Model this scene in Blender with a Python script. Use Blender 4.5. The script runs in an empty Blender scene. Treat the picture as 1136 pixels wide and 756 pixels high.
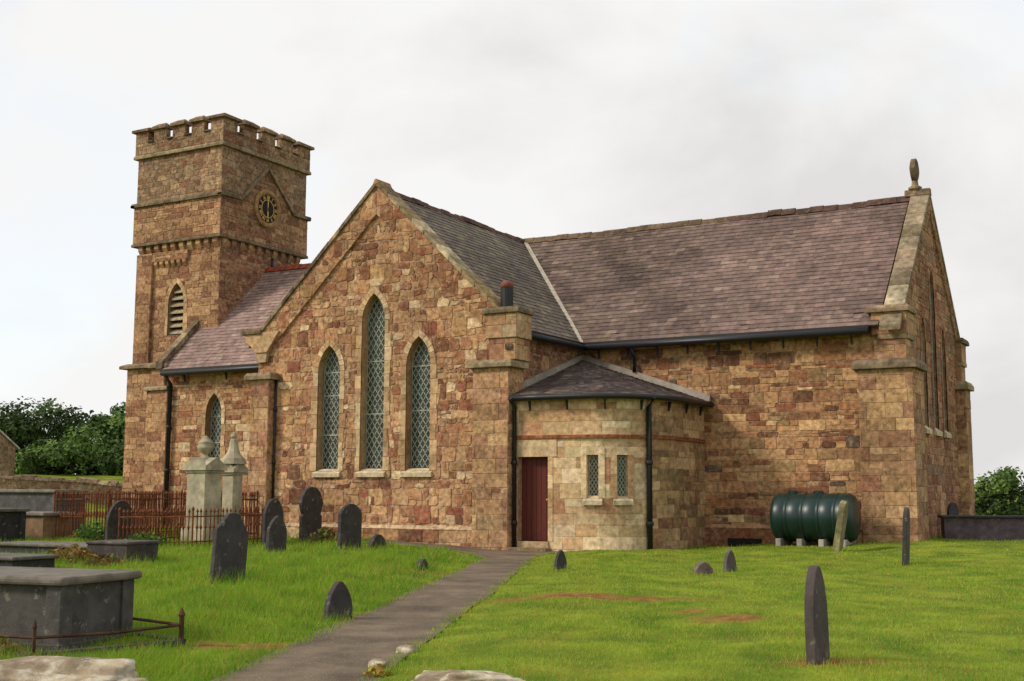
import bpy, math, random
import numpy as np
from mathutils import Vector, Matrix
S = bpy.context.scene
COL = S.collection
R = random.Random(7)
PI = math.pi

# ------------------------------------------------------------------ camera, sky, sun, exposure
def make_camera():
    f, yaw, pitch, roll = 1365.56, math.radians(29.69), math.radians(7.085), math.radians(0.222)
    fw = Vector((-math.sin(yaw)*math.cos(pitch), math.cos(yaw)*math.cos(pitch), math.sin(pitch)))
    ri = Vector((math.cos(yaw), math.sin(yaw), 0)); up = ri.cross(fw)
    r2 = ri*math.cos(roll) + up*math.sin(roll); u2 = up*math.cos(roll) - ri*math.sin(roll)
    c = bpy.data.cameras.new('camera'); c.sensor_width = 36; c.lens = 36*f/1136
    c.clip_start = .1; c.clip_end = 3000
    o = bpy.data.objects.new('camera', c); COL.objects.link(o)
    o.matrix_world = Matrix(((r2.x, u2.x, -fw.x, 0), (r2.y, u2.y, -fw.y, 0), (r2.z, u2.z, -fw.z, 1.4036), (0, 0, 0, 1)))
    S.camera = o
make_camera()
SUN_DIR = Vector((-.62, -.60, .62)).normalized()
def make_world():
    w = bpy.data.worlds.new('World'); S.world = w; w.use_nodes = True
    t = w.node_tree; t.nodes.clear(); N = t.nodes.new; L = t.links.new
    out = N('ShaderNodeOutputWorld'); bg = N('ShaderNodeBackground'); bg.inputs[1].default_value = .1
    L(bg.outputs[0], out.inputs[0])
    sky = N('ShaderNodeTexSky'); sky.sky_type = 'NISHITA'; sky.sun_disc = False
    sky.sun_elevation = math.asin(SUN_DIR.z); sky.sun_rotation = math.atan2(SUN_DIR.x, SUN_DIR.y)
    tc = N('ShaderNodeTexCoord'); mp = N('ShaderNodeMapping'); mp.inputs['Scale'].default_value = (1, 1, 1.45)
    mp.inputs['Location'].default_value = (-2.8, 1.08, 2.94)
    L(tc.outputs['Generated'], mp.inputs[0])
    def noise(scale, det, ro=.55, dist=.0):
        n = N('ShaderNodeTexNoise'); n.inputs['Scale'].default_value = scale; n.inputs['Detail'].default_value = det
        n.inputs['Roughness'].default_value = ro; n.inputs['Distortion'].default_value = dist
        L(mp.outputs[0], n.inputs['Vector']); return n
    n1 = noise(3.6, 8, .52, .25); n2 = noise(2.3, 5, .5, .2)
    r1 = N('ShaderNodeValToRGB'); cr = r1.color_ramp
    cr.elements[0].position = .34; cr.elements[0].color = (7.5, 7.4, 7.35, 1)
    cr.elements[1].position = .56; cr.elements[1].color = (9.35, 9.3, 9.22, 1)
    e = cr.elements.new(.46); e.color = (8.7, 8.6, 8.5, 1)
    L(n1.outputs[0], r1.inputs[0])
    r2 = N('ShaderNodeValToRGB'); cr = r2.color_ramp
    cr.elements[0].position = .50; cr.elements[0].color = (1, 1, 1, 1)
    cr.elements[1].position = .66; cr.elements[1].color = (.3, .3, .3, 1)
    L(n2.outputs[0], r2.inputs[0])
    blue = N('ShaderNodeMix'); blue.data_type = 'RGBA'; blue.blend_type = 'MIX'
    # thin veil of cloud over the real blue of the sky
    veil = N('ShaderNodeMix'); veil.data_type = 'RGBA'; veil.blend_type = 'ADD'; veil.inputs[0].default_value = 1
    L(sky.outputs[0], veil.inputs[6]); veil.inputs[7].default_value = (5.9, 6.4, 6.6, 1)
    L(r2.outputs[0], blue.inputs[0]); L(veil.outputs[2], blue.inputs[6]); L(r1.outputs[0], blue.inputs[7])
    L(blue.outputs[2], bg.inputs[0])
make_world()
def make_sun():
    l = bpy.data.lights.new('sun', 'SUN'); l.energy = 2.9; l.angle = math.radians(12); l.color = (1, .92, .80)
    o = bpy.data.objects.new('sun', l); COL.objects.link(o)
    o.rotation_euler = (-SUN_DIR).to_track_quat('-Z', 'Y').to_euler()
make_sun()
vs = S.view_settings; vs.view_transform = 'Standard'; vs.look = 'None'; vs.exposure = 0; vs.gamma = 1; vs.use_curve_mapping = False
S.cycles.max_bounces = 6; S.cycles.diffuse_bounces = 3

# ------------------------------------------------------------------ small tools
def lin(h, k=1.0):
    h = h.lstrip('#'); o = []
    for i in (0, 2, 4):
        c = int(h[i:i+2], 16)/255
        o.append((c/12.92 if c <= .04045 else ((c+.055)/1.055)**2.4)*k)
    return tuple(o)
def sm(a, b, t):
    t = np.clip((np.asarray(t, float)-a)/(b-a), 0, 1); return t*t*(3-2*t)
def ground(x, y):
    x = np.asarray(x, float); y = np.asarray(y, float)
    z = -.2+.2*sm(-2, 27, y)
    z = z+.24*sm(-12.5, -5, x)*sm(22, 33, y)+.25*sm(33, 45, y)*sm(-9, -4, x)
    s = (x+7.49)*(-.9203)+(y-8.09)*(-.3912)
    yy = y-np.clip(-15.5-x, 0, 1.5); n = sm(26.9, 24.5, yy)
    z = z+.15*sm(.0, 2.2, s)*n*sm(8, 13.5, y) + .15*sm(.0, 2.2, s)*sm(-16.5, -18.5, x)*(1-n)
    s2 = (x+6.3)*.9203+(y-8.9)*.3912
    z = z+.05*sm(.0, 1.2, s2)
    d = np.hypot(x, y)
    z = z+2.1*sm(46, 64, d)*sm(-30, -42, x)+.9*sm(44, 60, d)*sm(-9, 0, x)
    b = .018*np.sin(1.7*x+.6*y)+.014*np.sin(.9*y-2.3*x+1)+.012*np.sin(3.1*x+2.4*y+2)+.01*np.sin(4.3*y-1.9*x)
    return z+b*(.4+.6*sm(.2, 1.5, np.maximum(s, s2)))
def gz(x, y): return float(ground(x, y))
def vnoise(x, y, s=1., seed=0):
    x *= s; y *= s; r = 0
    for i, (a, b, c) in enumerate(((1.3, .7, .2), (-.8, 1.6, 1.9), (2.3, 1.1, 4.), (1.9, -2.7, 2.6), (3.9, 2.1, .7))):
        r += math.sin(a*x+b*y+c+seed*1.7*(i+1))/(1+i*.35)
    return r/3.4

class MB:
    def __init__(s): s.v = []; s.f = []; s.c = []
    def face(s, pts, col=(1, 1, 1)):
        n = len(s.v); s.v += [tuple(p) for p in pts]; s.f.append(tuple(range(n, n+len(pts)))); s.c.append(col)
    def solid(s, verts, faces, col=(1, 1, 1)):
        n = len(s.v); s.v += [tuple(p) for p in verts]
        for f in faces: s.f.append(tuple(i+n for i in f)); s.c.append(col)
    def box(s, x0, x1, y0, y1, z0, z1, col=(1, 1, 1), M=None):
        v = [Vector(p) for p in ((x0, y0, z0), (x1, y0, z0), (x1, y1, z0), (x0, y1, z0), (x0, y0, z1), (x1, y0, z1), (x1, y1, z1), (x0, y1, z1))]
        if M: v = [M @ p for p in v]
        s.solid(v, ((0, 3, 2, 1), (4, 5, 6, 7), (0, 1, 5, 4), (1, 2, 6, 5), (2, 3, 7, 6), (3, 0, 4, 7)), col)
    def prism(s, poly, ax, a0, a1, col=(1, 1, 1), M=None):
        # poly: 2-D points in the two other axes, extruded along ax
        def P(p, a):
            q = Vector((a, p[0], p[1]) if ax == 'x' else (p[0], a, p[1]) if ax == 'y' else (p[0], p[1], a))
            return M @ q if M else q
        n = len(poly); v = [P(p, a0) for p in poly]+[P(p, a1) for p in poly]
        f = [tuple(range(n))[::-1], tuple(range(n, 2*n))]+[(i, (i+1) % n, (i+1) % n+n, i+n) for i in range(n)]
        s.solid(v, f, col)
    def lathe(s, prof, cen, n=20, col=(1, 1, 1), M=None, sq=None):
        # prof: (radius, z)
        v = []; f = []
        for r, z in prof:
            for i in range(n):
                a = 2*PI*i/n; p = Vector((r*math.cos(a), r*math.sin(a), z)); p = M @ p if M else p
                v.append(p+Vector(cen))
        for k in range(len(prof)-1):
            for i in range(n): f.append((k*n+i, k*n+(i+1) % n, (k+1)*n+(i+1) % n, (k+1)*n+i))
        f.append(tuple(range(n))[::-1]); f.append(tuple(range((len(prof)-1)*n, len(prof)*n)))
        s.solid(v, f, col)
    def tube(s, pts, rad, n=8, col=(1, 1, 1)):
        pts = [Vector(p) for p in pts]; v = []; f = []
        rs = rad if isinstance(rad, (list, tuple)) else [rad]*len(pts)
        for k, p in enumerate(pts):
            d = (pts[min(k+1, len(pts)-1)]-pts[max(k-1, 0)]).normalized()
            a = d.orthogonal() if abs(d.z) > .95 else d.cross(Vector((0, 0, 1))); a.normalize(); b = d.cross(a)
            for i in range(n): v.append(p+(a*math.cos(2*PI*i/n)+b*math.sin(2*PI*i/n))*rs[k])
        for k in range(len(pts)-1):
            for i in range(n): f.append((k*n+i, k*n+(i+1) % n, (k+1)*n+(i+1) % n, (k+1)*n+i))
        f.append(tuple(range(n))[::-1]); f.append(tuple(range((len(pts)-1)*n, len(pts)*n)))
        s.solid(v, f, col)
    def build(s, name, mat, parent=None, smooth=False, bevel=0):
        o0 = Vector(parent['_o']) if parent is not None else Vector((0, 0, 0))
        m = bpy.data.meshes.new(name); m.from_pydata([tuple(Vector(p)-o0) for p in s.v], [], s.f)
        a = m.attributes.new('col', 'FLOAT_COLOR', 'FACE')
        a.data.foreach_set('color', np.array([(c[0], c[1], c[2], 1) for c in s.c], np.float32).ravel())
        m.materials.append(mat)
        if smooth: m.polygons.foreach_set('use_smooth', [True]*len(m.polygons))
        o = bpy.data.objects.new(name, m); COL.objects.link(o)
        if bevel:
            b = o.modifiers.new('bevel', 'BEVEL'); b.width = bevel; b.segments = 2; b.limit_method = 'ANGLE'; b.angle_limit = .6
        if parent is not None: o.parent = parent; o['_o'] = tuple(o0)
        return o
def thing(name, label, cat, loc, group=None):
    o = bpy.data.objects.new(name, None); COL.objects.link(o); o.location = loc; o['_o'] = tuple(loc)
    o.empty_display_size = .2; o['label'] = label; o['category'] = cat
    if group: o['group'] = group
    return o
def tag(o, label, cat, group=None):
    o['label'] = label; o['category'] = cat
    if group: o['group'] = group
    return o
def center(o):
    # put a single mesh thing's origin at its base
    m = o.data; n = len(m.vertices); a = np.empty(n*3, np.float32); m.vertices.foreach_get('co', a); a = a.reshape(-1, 3)
    c = (a.min(0)+a.max(0))/2; c[2] = a[:, 2].min(); a -= c; m.vertices.foreach_set('co', a.ravel()); m.update(); o.location = c
    return o

# ------------------------------------------------------------------ materials
def mat(name, base=(.5, .5, .5), rough=.85, attr=True, var=(.75, 1.25), nscale=6., bump=.0, bscale=25., stain=0., sscale=.6,
        lichen=None, lscale=9., lpos=.62, metal=0., spec=.3, lwide=.06, stretch=None, mottle=0):
    m = bpy.data.materials.new(name); m.use_nodes = True; t = m.node_tree; N = t.nodes.new; L = t.links.new
    p = t.nodes['Principled BSDF']; p.inputs['Roughness'].default_value = rough; p.inputs['Metallic'].default_value = metal
    p.inputs['Specular IOR Level'].default_value = spec
    tc = N('ShaderNodeTexCoord'); vec = tc.outputs['Object']
    if stretch:
        mp = N('ShaderNodeMapping'); mp.inputs['Scale'].default_value = stretch; L(vec, mp.inputs[0]); vec = mp.outputs[0]
    def noise(sc, det=5, ro=.6):
        n = N('ShaderNodeTexNoise'); n.inputs['Scale'].default_value = sc; n.inputs['Detail'].default_value = det
        n.inputs['Roughness'].default_value = ro; L(vec, n.inputs['Vector']); return n.outputs[0]
    def mul(c, f):
        x = N('ShaderNodeMix'); x.data_type = 'RGBA'; x.blend_type = 'MULTIPLY'; x.inputs[0].default_value = 1
        L(c, x.inputs[6]); L(f, x.inputs[7]); return x.outputs[2]
    def rng(f, a, b, lo, hi):
        r = N('ShaderNodeMapRange'); r.inputs['From Min'].default_value = a; r.inputs['From Max'].default_value = b
        r.inputs['To Min'].default_value = lo; r.inputs['To Max'].default_value = hi; L(f, r.inputs[0]); return r.outputs[0]
    if attr:
        a = N('ShaderNodeAttribute'); a.attribute_name = 'col'; c = a.outputs['Color']
    else:
        a = N('ShaderNodeRGB'); a.outputs[0].default_value = (*base, 1); c = a.outputs[0]
    if mottle:
        r = N('ShaderNodeValToRGB'); e = r.color_ramp.elements
        e[0].position = .33; e[0].color = (*lin('734f3b'), 1); e[1].position = .68; e[1].color = (*lin('cdb08c'), 1)
        q = e.new(.45); q.color = (*lin('9c7256'), 1); q = e.new(.55); q.color = (*lin('b78f6c'), 1)
        L(noise(2.6, 7, .68), r.inputs[0]); x = N('ShaderNodeMix'); x.data_type = 'RGBA'; x.inputs[0].default_value = mottle
        L(c, x.inputs[6]); L(r.outputs[0], x.inputs[7]); c = x.outputs[2]
        x = N('ShaderNodeMix'); x.data_type = 'RGBA'; L(rng(noise(3.6, 7, .72), .54, .65, 0, .5), x.inputs[0]); L(c, x.inputs[6]); x.inputs[7].default_value = (*lin('b8987a'), 1); c = x.outputs[2]
    c = mul(c, rng(noise(nscale), .3, .7, var[0], var[1]))
    if stain: c = mul(c, rng(noise(sscale, 4), .35, .6, 1-stain, 1.0))
    if lichen:
        x = N('ShaderNodeMix'); x.data_type = 'RGBA'; L(rng(noise(lscale, 6, .65), lpos, lpos+lwide, 0, .85), x.inputs[0])
        L(c, x.inputs[6]); x.inputs[7].default_value = (*lichen, 1); c = x.outputs[2]
    L(c, p.inputs['Base Color'])
    if bump:
        b = N('ShaderNodeBump'); b.inputs['Strength'].default_value = bump; b.inputs['Distance'].default_value = .03
        L(noise(bscale, 6), b.inputs['Height']); L(b.outputs[0], p.inputs['Normal'])
    return m
M_STONE = mat('sandstone', mottle=.18, nscale=9, var=(.5, 1.5), bump=.55, bscale=16, stain=.28, sscale=.45, lichen=lin('b8a684', .9), lscale=5.5, lpos=.655, rough=.93, spec=.15)
M_DRESS = mat('dressed_stone', mottle=.15, nscale=8, var=(.62, 1.36), bump=.4, bscale=20, stain=.2, sscale=.9, lichen=lin('c2b795', .8), lscale=7, lpos=.63, rough=.93, spec=.15)
M_MOULD = mat('lichened_moulding', nscale=6, var=(.5, 1.4), bump=.4, bscale=20, stain=.45, sscale=1.6, lichen=lin('9d9678', .7), lscale=8, lpos=.6, rough=.93, spec=.15)
M_SLATE = mat('roof_slate', nscale=5, var=(.65, 1.35), bump=.3, bscale=30, stain=.25, sscale=.6, rough=.8, spec=.2)
M_GRAVE = mat('grave_slate', nscale=5, var=(.62, 1.35), bump=.25, bscale=25, stain=.25, sscale=1.5, lichen=(.17, .16, .12), lscale=8, lpos=.6, rough=.75, spec=.3)
M_IRON = mat('cast_iron_black', base=(.012, .012, .013), attr=False, rough=.45, spec=.4)
M_RUST = mat('rusty_iron', base=lin('6c4029'), attr=False, var=(.35, 1.5), nscale=7, rough=.9, bump=.3, spec=.2)
M_RUSTD = mat('dark_rusty_iron', base=lin('4d3628'), attr=False, var=(.4, 1.4), nscale=9, rough=.9, spec=.2)
M_LEAD = mat('lead', base=lin('94897b'), attr=False, rough=.7, stain=.3, sscale=2)
M_DOOR = mat('door_paint', base=lin('5a2417'), attr=False, rough=.55, var=(.8, 1.15), nscale=3, stretch=(12, 12, 1))
M_GLASS = mat('old_glass', base=(.034, .042, .033), attr=False, rough=.28, spec=.28, var=(.4, 2.2), nscale=4.2, bump=.5, bscale=5)
M_CAME = mat('window_lead', base=lin('979b8a'), attr=False, rough=.7)
M_PLAST = mat('green_plastic', base=lin('0f2a25'), attr=False, rough=.38, spec=.45, var=(.8, 1.2), nscale=2)
M_GOLD = mat('gilding', base=lin('c49a4a'), attr=False, rough=.5)
M_DARK = mat('dark_void', base=(.012, .011, .01), attr=False, rough=.9)
M_TERRA = mat('terracotta', base=lin('7a4a38'), attr=False, rough=.9, var=(.6, 1.3))
M_PALE = mat('pale_monument_stone', nscale=5, var=(.7, 1.2), bump=.2, stain=.45, sscale=2.0, rough=.9)
M_BOULDER = mat('lichened_rock', base=lin('94836c'), attr=False, nscale=3.5, var=(.4, 1.45), bump=1, bscale=7, lichen=lin('cdc5ae', .85), lscale=4.5, lpos=.5, lwide=.12, rough=.95)
M_BARK = mat('bark', base=lin('4b3b2c'), attr=False, nscale=8, var=(.5, 1.3), bump=.6, rough=.95)

# ------------------------------------------------------------------ flat polygon clipping and masonry
def clip(poly, a, b, keep_left=True):
    out = []; n = len(poly); dx = b[0]-a[0]; dy = b[1]-a[1]; sg = 1 if keep_left else -1
    d = [sg*(dx*(p[1]-a[1])-dy*(p[0]-a[0])) for p in poly]
    for i in range(n):
        j = (i+1) % n
        if d[i] >= -1e-9: out.append(poly[i])
        if (d[i] > 1e-9 and d[j] < -1e-9) or (d[i] < -1e-9 and d[j] > 1e-9):
            t = d[i]/(d[i]-d[j]); out.append((poly[i][0]+(poly[j][0]-poly[i][0])*t, poly[i][1]+(poly[j][1]-poly[i][1])*t))
    return out if len(out) > 2 else []
def area(p): return abs(sum(p[i][0]*p[(i+1) % len(p)][1]-p[(i+1) % len(p)][0]*p[i][1] for i in range(len(p))))/2
def bb(p): return min(q[0] for q in p), max(q[0] for q in p), min(q[1] for q in p), max(q[1] for q in p)
def inter(poly, conv):
    for i in range(len(conv)):
        poly = clip(poly, conv[i], conv[(i+1) % len(conv)])
        if not poly: return []
    return poly
def subtract(poly, hole):
    a = bb(poly); b = bb(hole)
    if a[1] <= b[0] or a[0] >= b[1] or a[3] <= b[2] or a[2] >= b[3]: return [poly]
    out = []; rem = poly
    for i in range(len(hole)):
        p, q = hole[i], hole[(i+1) % len(hole)]
        o = clip(rem, p, q, False)
        if o and area(o) > 1e-5: out.append(o)
        rem = clip(rem, p, q, True)
        if not rem: break
    return out
def minus(poly, holes):
    ps = [poly]
    for h in holes: ps = [r for p in ps for r in subtract(p, h)]
    return ps

def pal(*hs):
    return [(lin(h), w) for h, w in hs]
PAL = {
 'gable': pal(('b5875c', 5), ('a9784d', 4), ('be9566', 3.5), ('9d6844', 3), ('8d563a', 2.5), ('72452d', 1.6), ('d0b58a', 1.8), ('a8804f', 2.2), ('8f4c35', 1)),
 'chancel': pal(('b38454', 5), ('a6764c', 4), ('be9461', 3.2), ('9c663b', 2.4), ('7d4d30', 2.6), ('603a25', 2.4), ('c8a775', 1.6), ('88482f', 1.5), ('8b6e45', 2), ('47433e', .25)),
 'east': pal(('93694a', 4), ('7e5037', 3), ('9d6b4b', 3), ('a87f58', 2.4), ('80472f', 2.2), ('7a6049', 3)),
 'vestry': pal(('d2b98e', 6), ('c9aa7a', 4), ('d6c199', 4), ('c1996a', 2), ('c08a62', .6)),
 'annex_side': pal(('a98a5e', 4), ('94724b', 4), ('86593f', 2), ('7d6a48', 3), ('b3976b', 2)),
 'tower': pal(('ab8159', 5), ('996f4b', 4), ('8b583e', 2.6), ('b88f61', 3), ('7b5239', 2)),
 'tower_top': pal(('937a5c', 5), ('80694f', 4), ('a18763', 3), ('80583f', 2.6), ('857560', 2)),
 'quoin': pal(('ab8558', 4), ('997350', 3), ('b89566', 2), ('93644a', 2), ('a17b58', 2)),
 'dress': pal(('bd9d70', 4), ('b19062', 3), ('c8af85', 2), ('af865d', 1)),
 'mould': pal(('8c7a5f', 3), ('7c6b53', 3), ('9a8967', 2)),
}
def pick(p, k=1.):
    t = R.random()*sum(w for _, w in p)
    for c, w in p:
        t -= w
        if t <= 0: break
    b = R.uniform(.76, 1.23)*k*1.03
    y = .3*c[0]+.5*c[1]+.2*c[2]; w = (1.34, .95, .68)      # dusty, a little pink
    return tuple((x*.80+y*w[i]*.20)*b*R.uniform(.97, 1.03) for i, x in enumerate(c))
STY = { # band height, stone length, split chance, joint, jitter, relief
 'rubble': ((.22, .48), (.18, .55), .58, .013, .034, .018),
 'coursed': ((.15, .36), (.26, .82), .36, .012, .014, .017),
 'ashlar': ((.26, .38), (.40, .85), .12, .006, .004, .007),
 'quoin': ((.30, .44), (.42, .95), .10, .008, .006, .012),
 'small': ((.16, .28), (.22, .50), .30, .010, .010, .012),
}
MORTAR = lin('b39374', .92)
def cells(u0, u1, v0, v1, st):
    (h0, h1), (w0, w1), sp, *_ = st
    v = v0
    while v < v1:
        h = R.uniform(h0, h1); u = u0-R.uniform(0, w1)
        while u < u1:
            w = R.uniform(w0, w1)
            if R.random() < sp:
                k = R.uniform(.38, .62)
                if R.random() < .5:
                    m = R.uniform(.4, .6); yield (u, u+w*m, v, v+h*k); yield (u+w*m, u+w, v, v+h*k); yield (u, u+w, v+h*k, v+h)
                else:
                    yield (u, u+w, v, v+h*k); m = R.uniform(.35, .65); yield (u, u+w*m, v+h*k, v+h); yield (u+w*m, u+w, v+h*k, v+h)
            else: yield (u, u+w, v, v+h)
            u += w
        v += h
def lay(mb, MP, poly, holes, style, palette, seed=0, bend=None, k=1.):
    st = STY[style]; j, jit, rel = st[3:]; p = PAL[palette]
    strips = [poly]
    if bend:
        strips = []
        for i in range(len(bend)-1):
            q = inter(poly, [(bend[i], -9), (bend[i+1], -9), (bend[i+1], 99), (bend[i], 99)])
            if q: strips.append(q)
    for s in strips:
        for q in minus(s, holes): mb.face([MP(a, b, 0) for a, b in q], tuple(c*k for c in MORTAR))
    u0, u1, v0, v1 = bb(poly)
    for a, b, c, d in cells(u0, u1, v0, v1, st):
        q = [(a+R.uniform(-jit, jit), c+R.uniform(-jit, jit)), (b+R.uniform(-jit, jit), c+R.uniform(-jit, jit)),
             (b+R.uniform(-jit, jit), d+R.uniform(-jit, jit)), (a+R.uniform(-jit, jit), d+R.uniform(-jit, jit))]
        if style in ('rubble', 'coursed', 'small'):
            q2 = []
            for i4 in range(4):
                p0, p1, p2 = q[i4-1], q[i4], q[(i4+1) % 4]; ch = R.uniform(.0, .05)*(1.5 if style == 'rubble' else .8)
                l0 = math.dist(p0, p1); l2 = math.dist(p1, p2); a0 = min(.4, ch/l0); a2 = min(.4, ch*R.uniform(.6, 1.4)/l2)
                q2 += [(p1[0]+(p0[0]-p1[0])*a0, p1[1]+(p0[1]-p1[1])*a0), (p1[0]+(p2[0]-p1[0])*a2, p1[1]+(p2[1]-p1[1])*a2)]
            q = q2
        q = inter(q, poly)
        if not q or area(q) < .003: continue
        n = vnoise((a+b)/2, (c+d)/2, .5, seed)
        col = pick(p, k*(1+.13*n)); pr = R.uniform(.35, 1)*rel+.004
        tl = [0, 0] if bend else [R.uniform(-.25, .25)*rel for _ in range(2)]
        rs_ = minus(q, holes)
        if bend:
            x0, x1, y0, y1 = bb(q); g2 = lambda p: ((x0+x1)/2+(p[0]-(x0+x1)/2)*(1-j/(x1-x0)), (y0+y1)/2+(p[1]-(y0+y1)/2)*(1-j/(y1-y0)))
            rs_ = [z for r in minus([g2(p) for p in q], holes) for i4 in range(len(bend)-1) for z in [inter(r, [(bend[i4], -9), (bend[i4+1], -9), (bend[i4+1], 99), (bend[i4], 99)])] if z]
        for r in rs_:
            if area(r) < .0015 and not bend: continue
            x0, x1, y0, y1 = bb(r); cx = (x0+x1)/2; cy = (y0+y1)/2
            def sc(q2, m): 
                fx = max(.3, 1-2*m/max(x1-x0, .001)); fy = max(.3, 1-2*m/max(y1-y0, .001))
                return [(cx+(a2-cx)*fx, cy+(b2-cy)*fy) for a2, b2 in q2]
            lo, hi = (r, r) if bend else (sc(r, j*.5), sc(r, j*.5+.007)); m = len(r)
            v = [MP(a2, b2, .0015) for a2, b2 in lo]+[MP(a2, b2, pr+tl[0]*(a2-cx)/max(.1, x1-x0)+tl[1]*(b2-cy)/max(.1, y1-y0)) for a2, b2 in hi]
            mb.solid(v, [tuple(range(m, 2*m))]+[(i, (i+1) % m, (i+1) % m+m, i+m) for i in range(m)], col)
def plane(O, U, V):
    O = Vector(O); U = Vector(U); V = Vector(V); n = U.cross(V).normalized()
    return lambda a, b, o: O+U*a+V*b+n*o
def south(y): return plane((0, y, 0), (1, 0, 0), (0, 0, 1))
def east(x): return plane((x, 0, 0), (0, 1, 0), (0, 0, 1))
def north(y): return plane((0, y, 0), (-1, 0, 0), (0, 0, 1))
def west(x): return plane((x, 0, 0), (0, -1, 0), (0, 0, 1))
def rect(a, b, c, d): return [(a, c), (b, c), (b, d), (a, d)]
def blockwork(mb, x0, x1, y0, y1, z0, z1, style, palette, faces='SE', seed=0, k=1., ke=None):
    ke = k if ke is None else ke  # ke darkens the east side only: its shade put into the stone colour
    if 'S' in faces: lay(mb, south(y0), rect(x0, x1, z0, z1), [], style, palette, seed, k=k)
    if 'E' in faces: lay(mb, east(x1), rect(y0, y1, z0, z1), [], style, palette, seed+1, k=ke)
    if 'N' in faces: lay(mb, north(y1), rect(-x1, -x0, z0, z1), [], style, palette, seed+2, k=k)
    if 'W' in faces: lay(mb, west(x0), rect(-y1, -y0, z0, z1), [], style, palette, seed+3, k=k)
    e = .001
    mb.box(x0+e, x1-e, y0+e, y1-e, z0, z1, tuple(c*k for c in MORTAR))
def cap(mb, x0, x1, y0, y1, z0, z1, slope=.0, palette='mould', k=1.):
    # weathered slab: square edge below, sloping top
    h = z0+(z1-z0)*.55; c = pick(PAL[palette], k); s = slope
    v = [(x0, y0, z0), (x1, y0, z0), (x1, y1, z0), (x0, y1, z0), (x0, y0, h), (x1, y0, h), (x1, y1, h), (x0, y1, h),
         (x0+s, y0+s, z1), (x1-s, y0+s, z1), (x1-s, y1-s, z1), (x0+s, y1-s, z1)]
    mb.solid(v, ((0, 3, 2, 1), (0, 1, 5, 4), (1, 2, 6, 5), (2, 3, 7, 6), (3, 0, 4, 7), (4, 5, 9, 8), (5, 6, 10, 9), (6, 7, 11, 10), (7, 4, 8, 11), (8, 9, 10, 11)), c)
def slates(mb, MP, poly, colf, hh=.19, w=.26, seed=0):
    MP0 = MP; MP = lambda a, b, o: MP0(a, b, o+.022*vnoise(a, b, .45, 8)*min(1, max(0, (b-.2)/1.2)))
    u0, u1, v0, v1 = bb(poly); v = v0; row = 0
    mb.face([MP0(a, b, -.045) for a, b in poly], (.03, .028, .027))
    while v < v1:
        u = u0-R.uniform(0, w)
        rowk = R.uniform(.93, 1.07)
        while u < u1:
            ww = w*R.uniform(.85, 1.15)
            q = inter(rect(u+.002, u+ww-.002, v, v+hh+.012), poly)
            if q and area(q) > .002:
                if R.random() < .012: d_ = R.uniform(.02, .06); q = [(a2+R.uniform(0, .012), b2-d_) for a2, b2 in q]
                c = colf((u+ww/2), v, seed); b = rowk*R.uniform(.84, 1.16); c = tuple(x*b for x in c); m = len(q)
                t = .016+R.uniform(-.003, .005)
                f = lambda b2: t*(1-(b2-v)/(hh+.012))
                vv = [MP(a2, b2, -.025) for a2, b2 in q]+[MP(a2, b2, f(b2)) for a2, b2 in q]
                mb.solid(vv, [tuple(range(m, 2*m))]+[(i, (i+1) % m, (i+1) % m+m, i+m) for i in range(m)], c)
            u += ww
        v += hh
def lancet(cx, z0, za, w, n=6):
    h = w*.98; r = (h*h+w*w/4)/w; zs = za-h; pts = [(cx-w/2, z0), (cx+w/2, z0)]
    am = math.asin(h/r)
    for i in range(n+1):
        a = am*i/n; pts.append((cx+w/2-r+r*math.cos(a), zs+r*math.sin(a)))
    for i in range(n-1, -1, -1):
        a = am*i/n; pts.append((cx-w/2+r-r*math.cos(a), zs+r*math.sin(a)))
    return pts
def grow(pts, d):
    # outward offset of a convex ccw outline
    n = len(pts); out = []
    for i in range(n):
        p0 = Vector(pts[i-1]); p = Vector(pts[i]); p1 = Vector(pts[(i+1) % n])
        e0 = (p-p0).normalized(); e1 = (p1-p).normalized(); n0 = Vector((e0.y, -e0.x)); n1 = Vector((e1.y, -e1.x))
        m = (n0+n1); m = m/max(m.length_squared*.5, .3) if m.length > 1e-6 else n0
        q = p+m*d; out.append((q.x, q.y))
    return out
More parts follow.
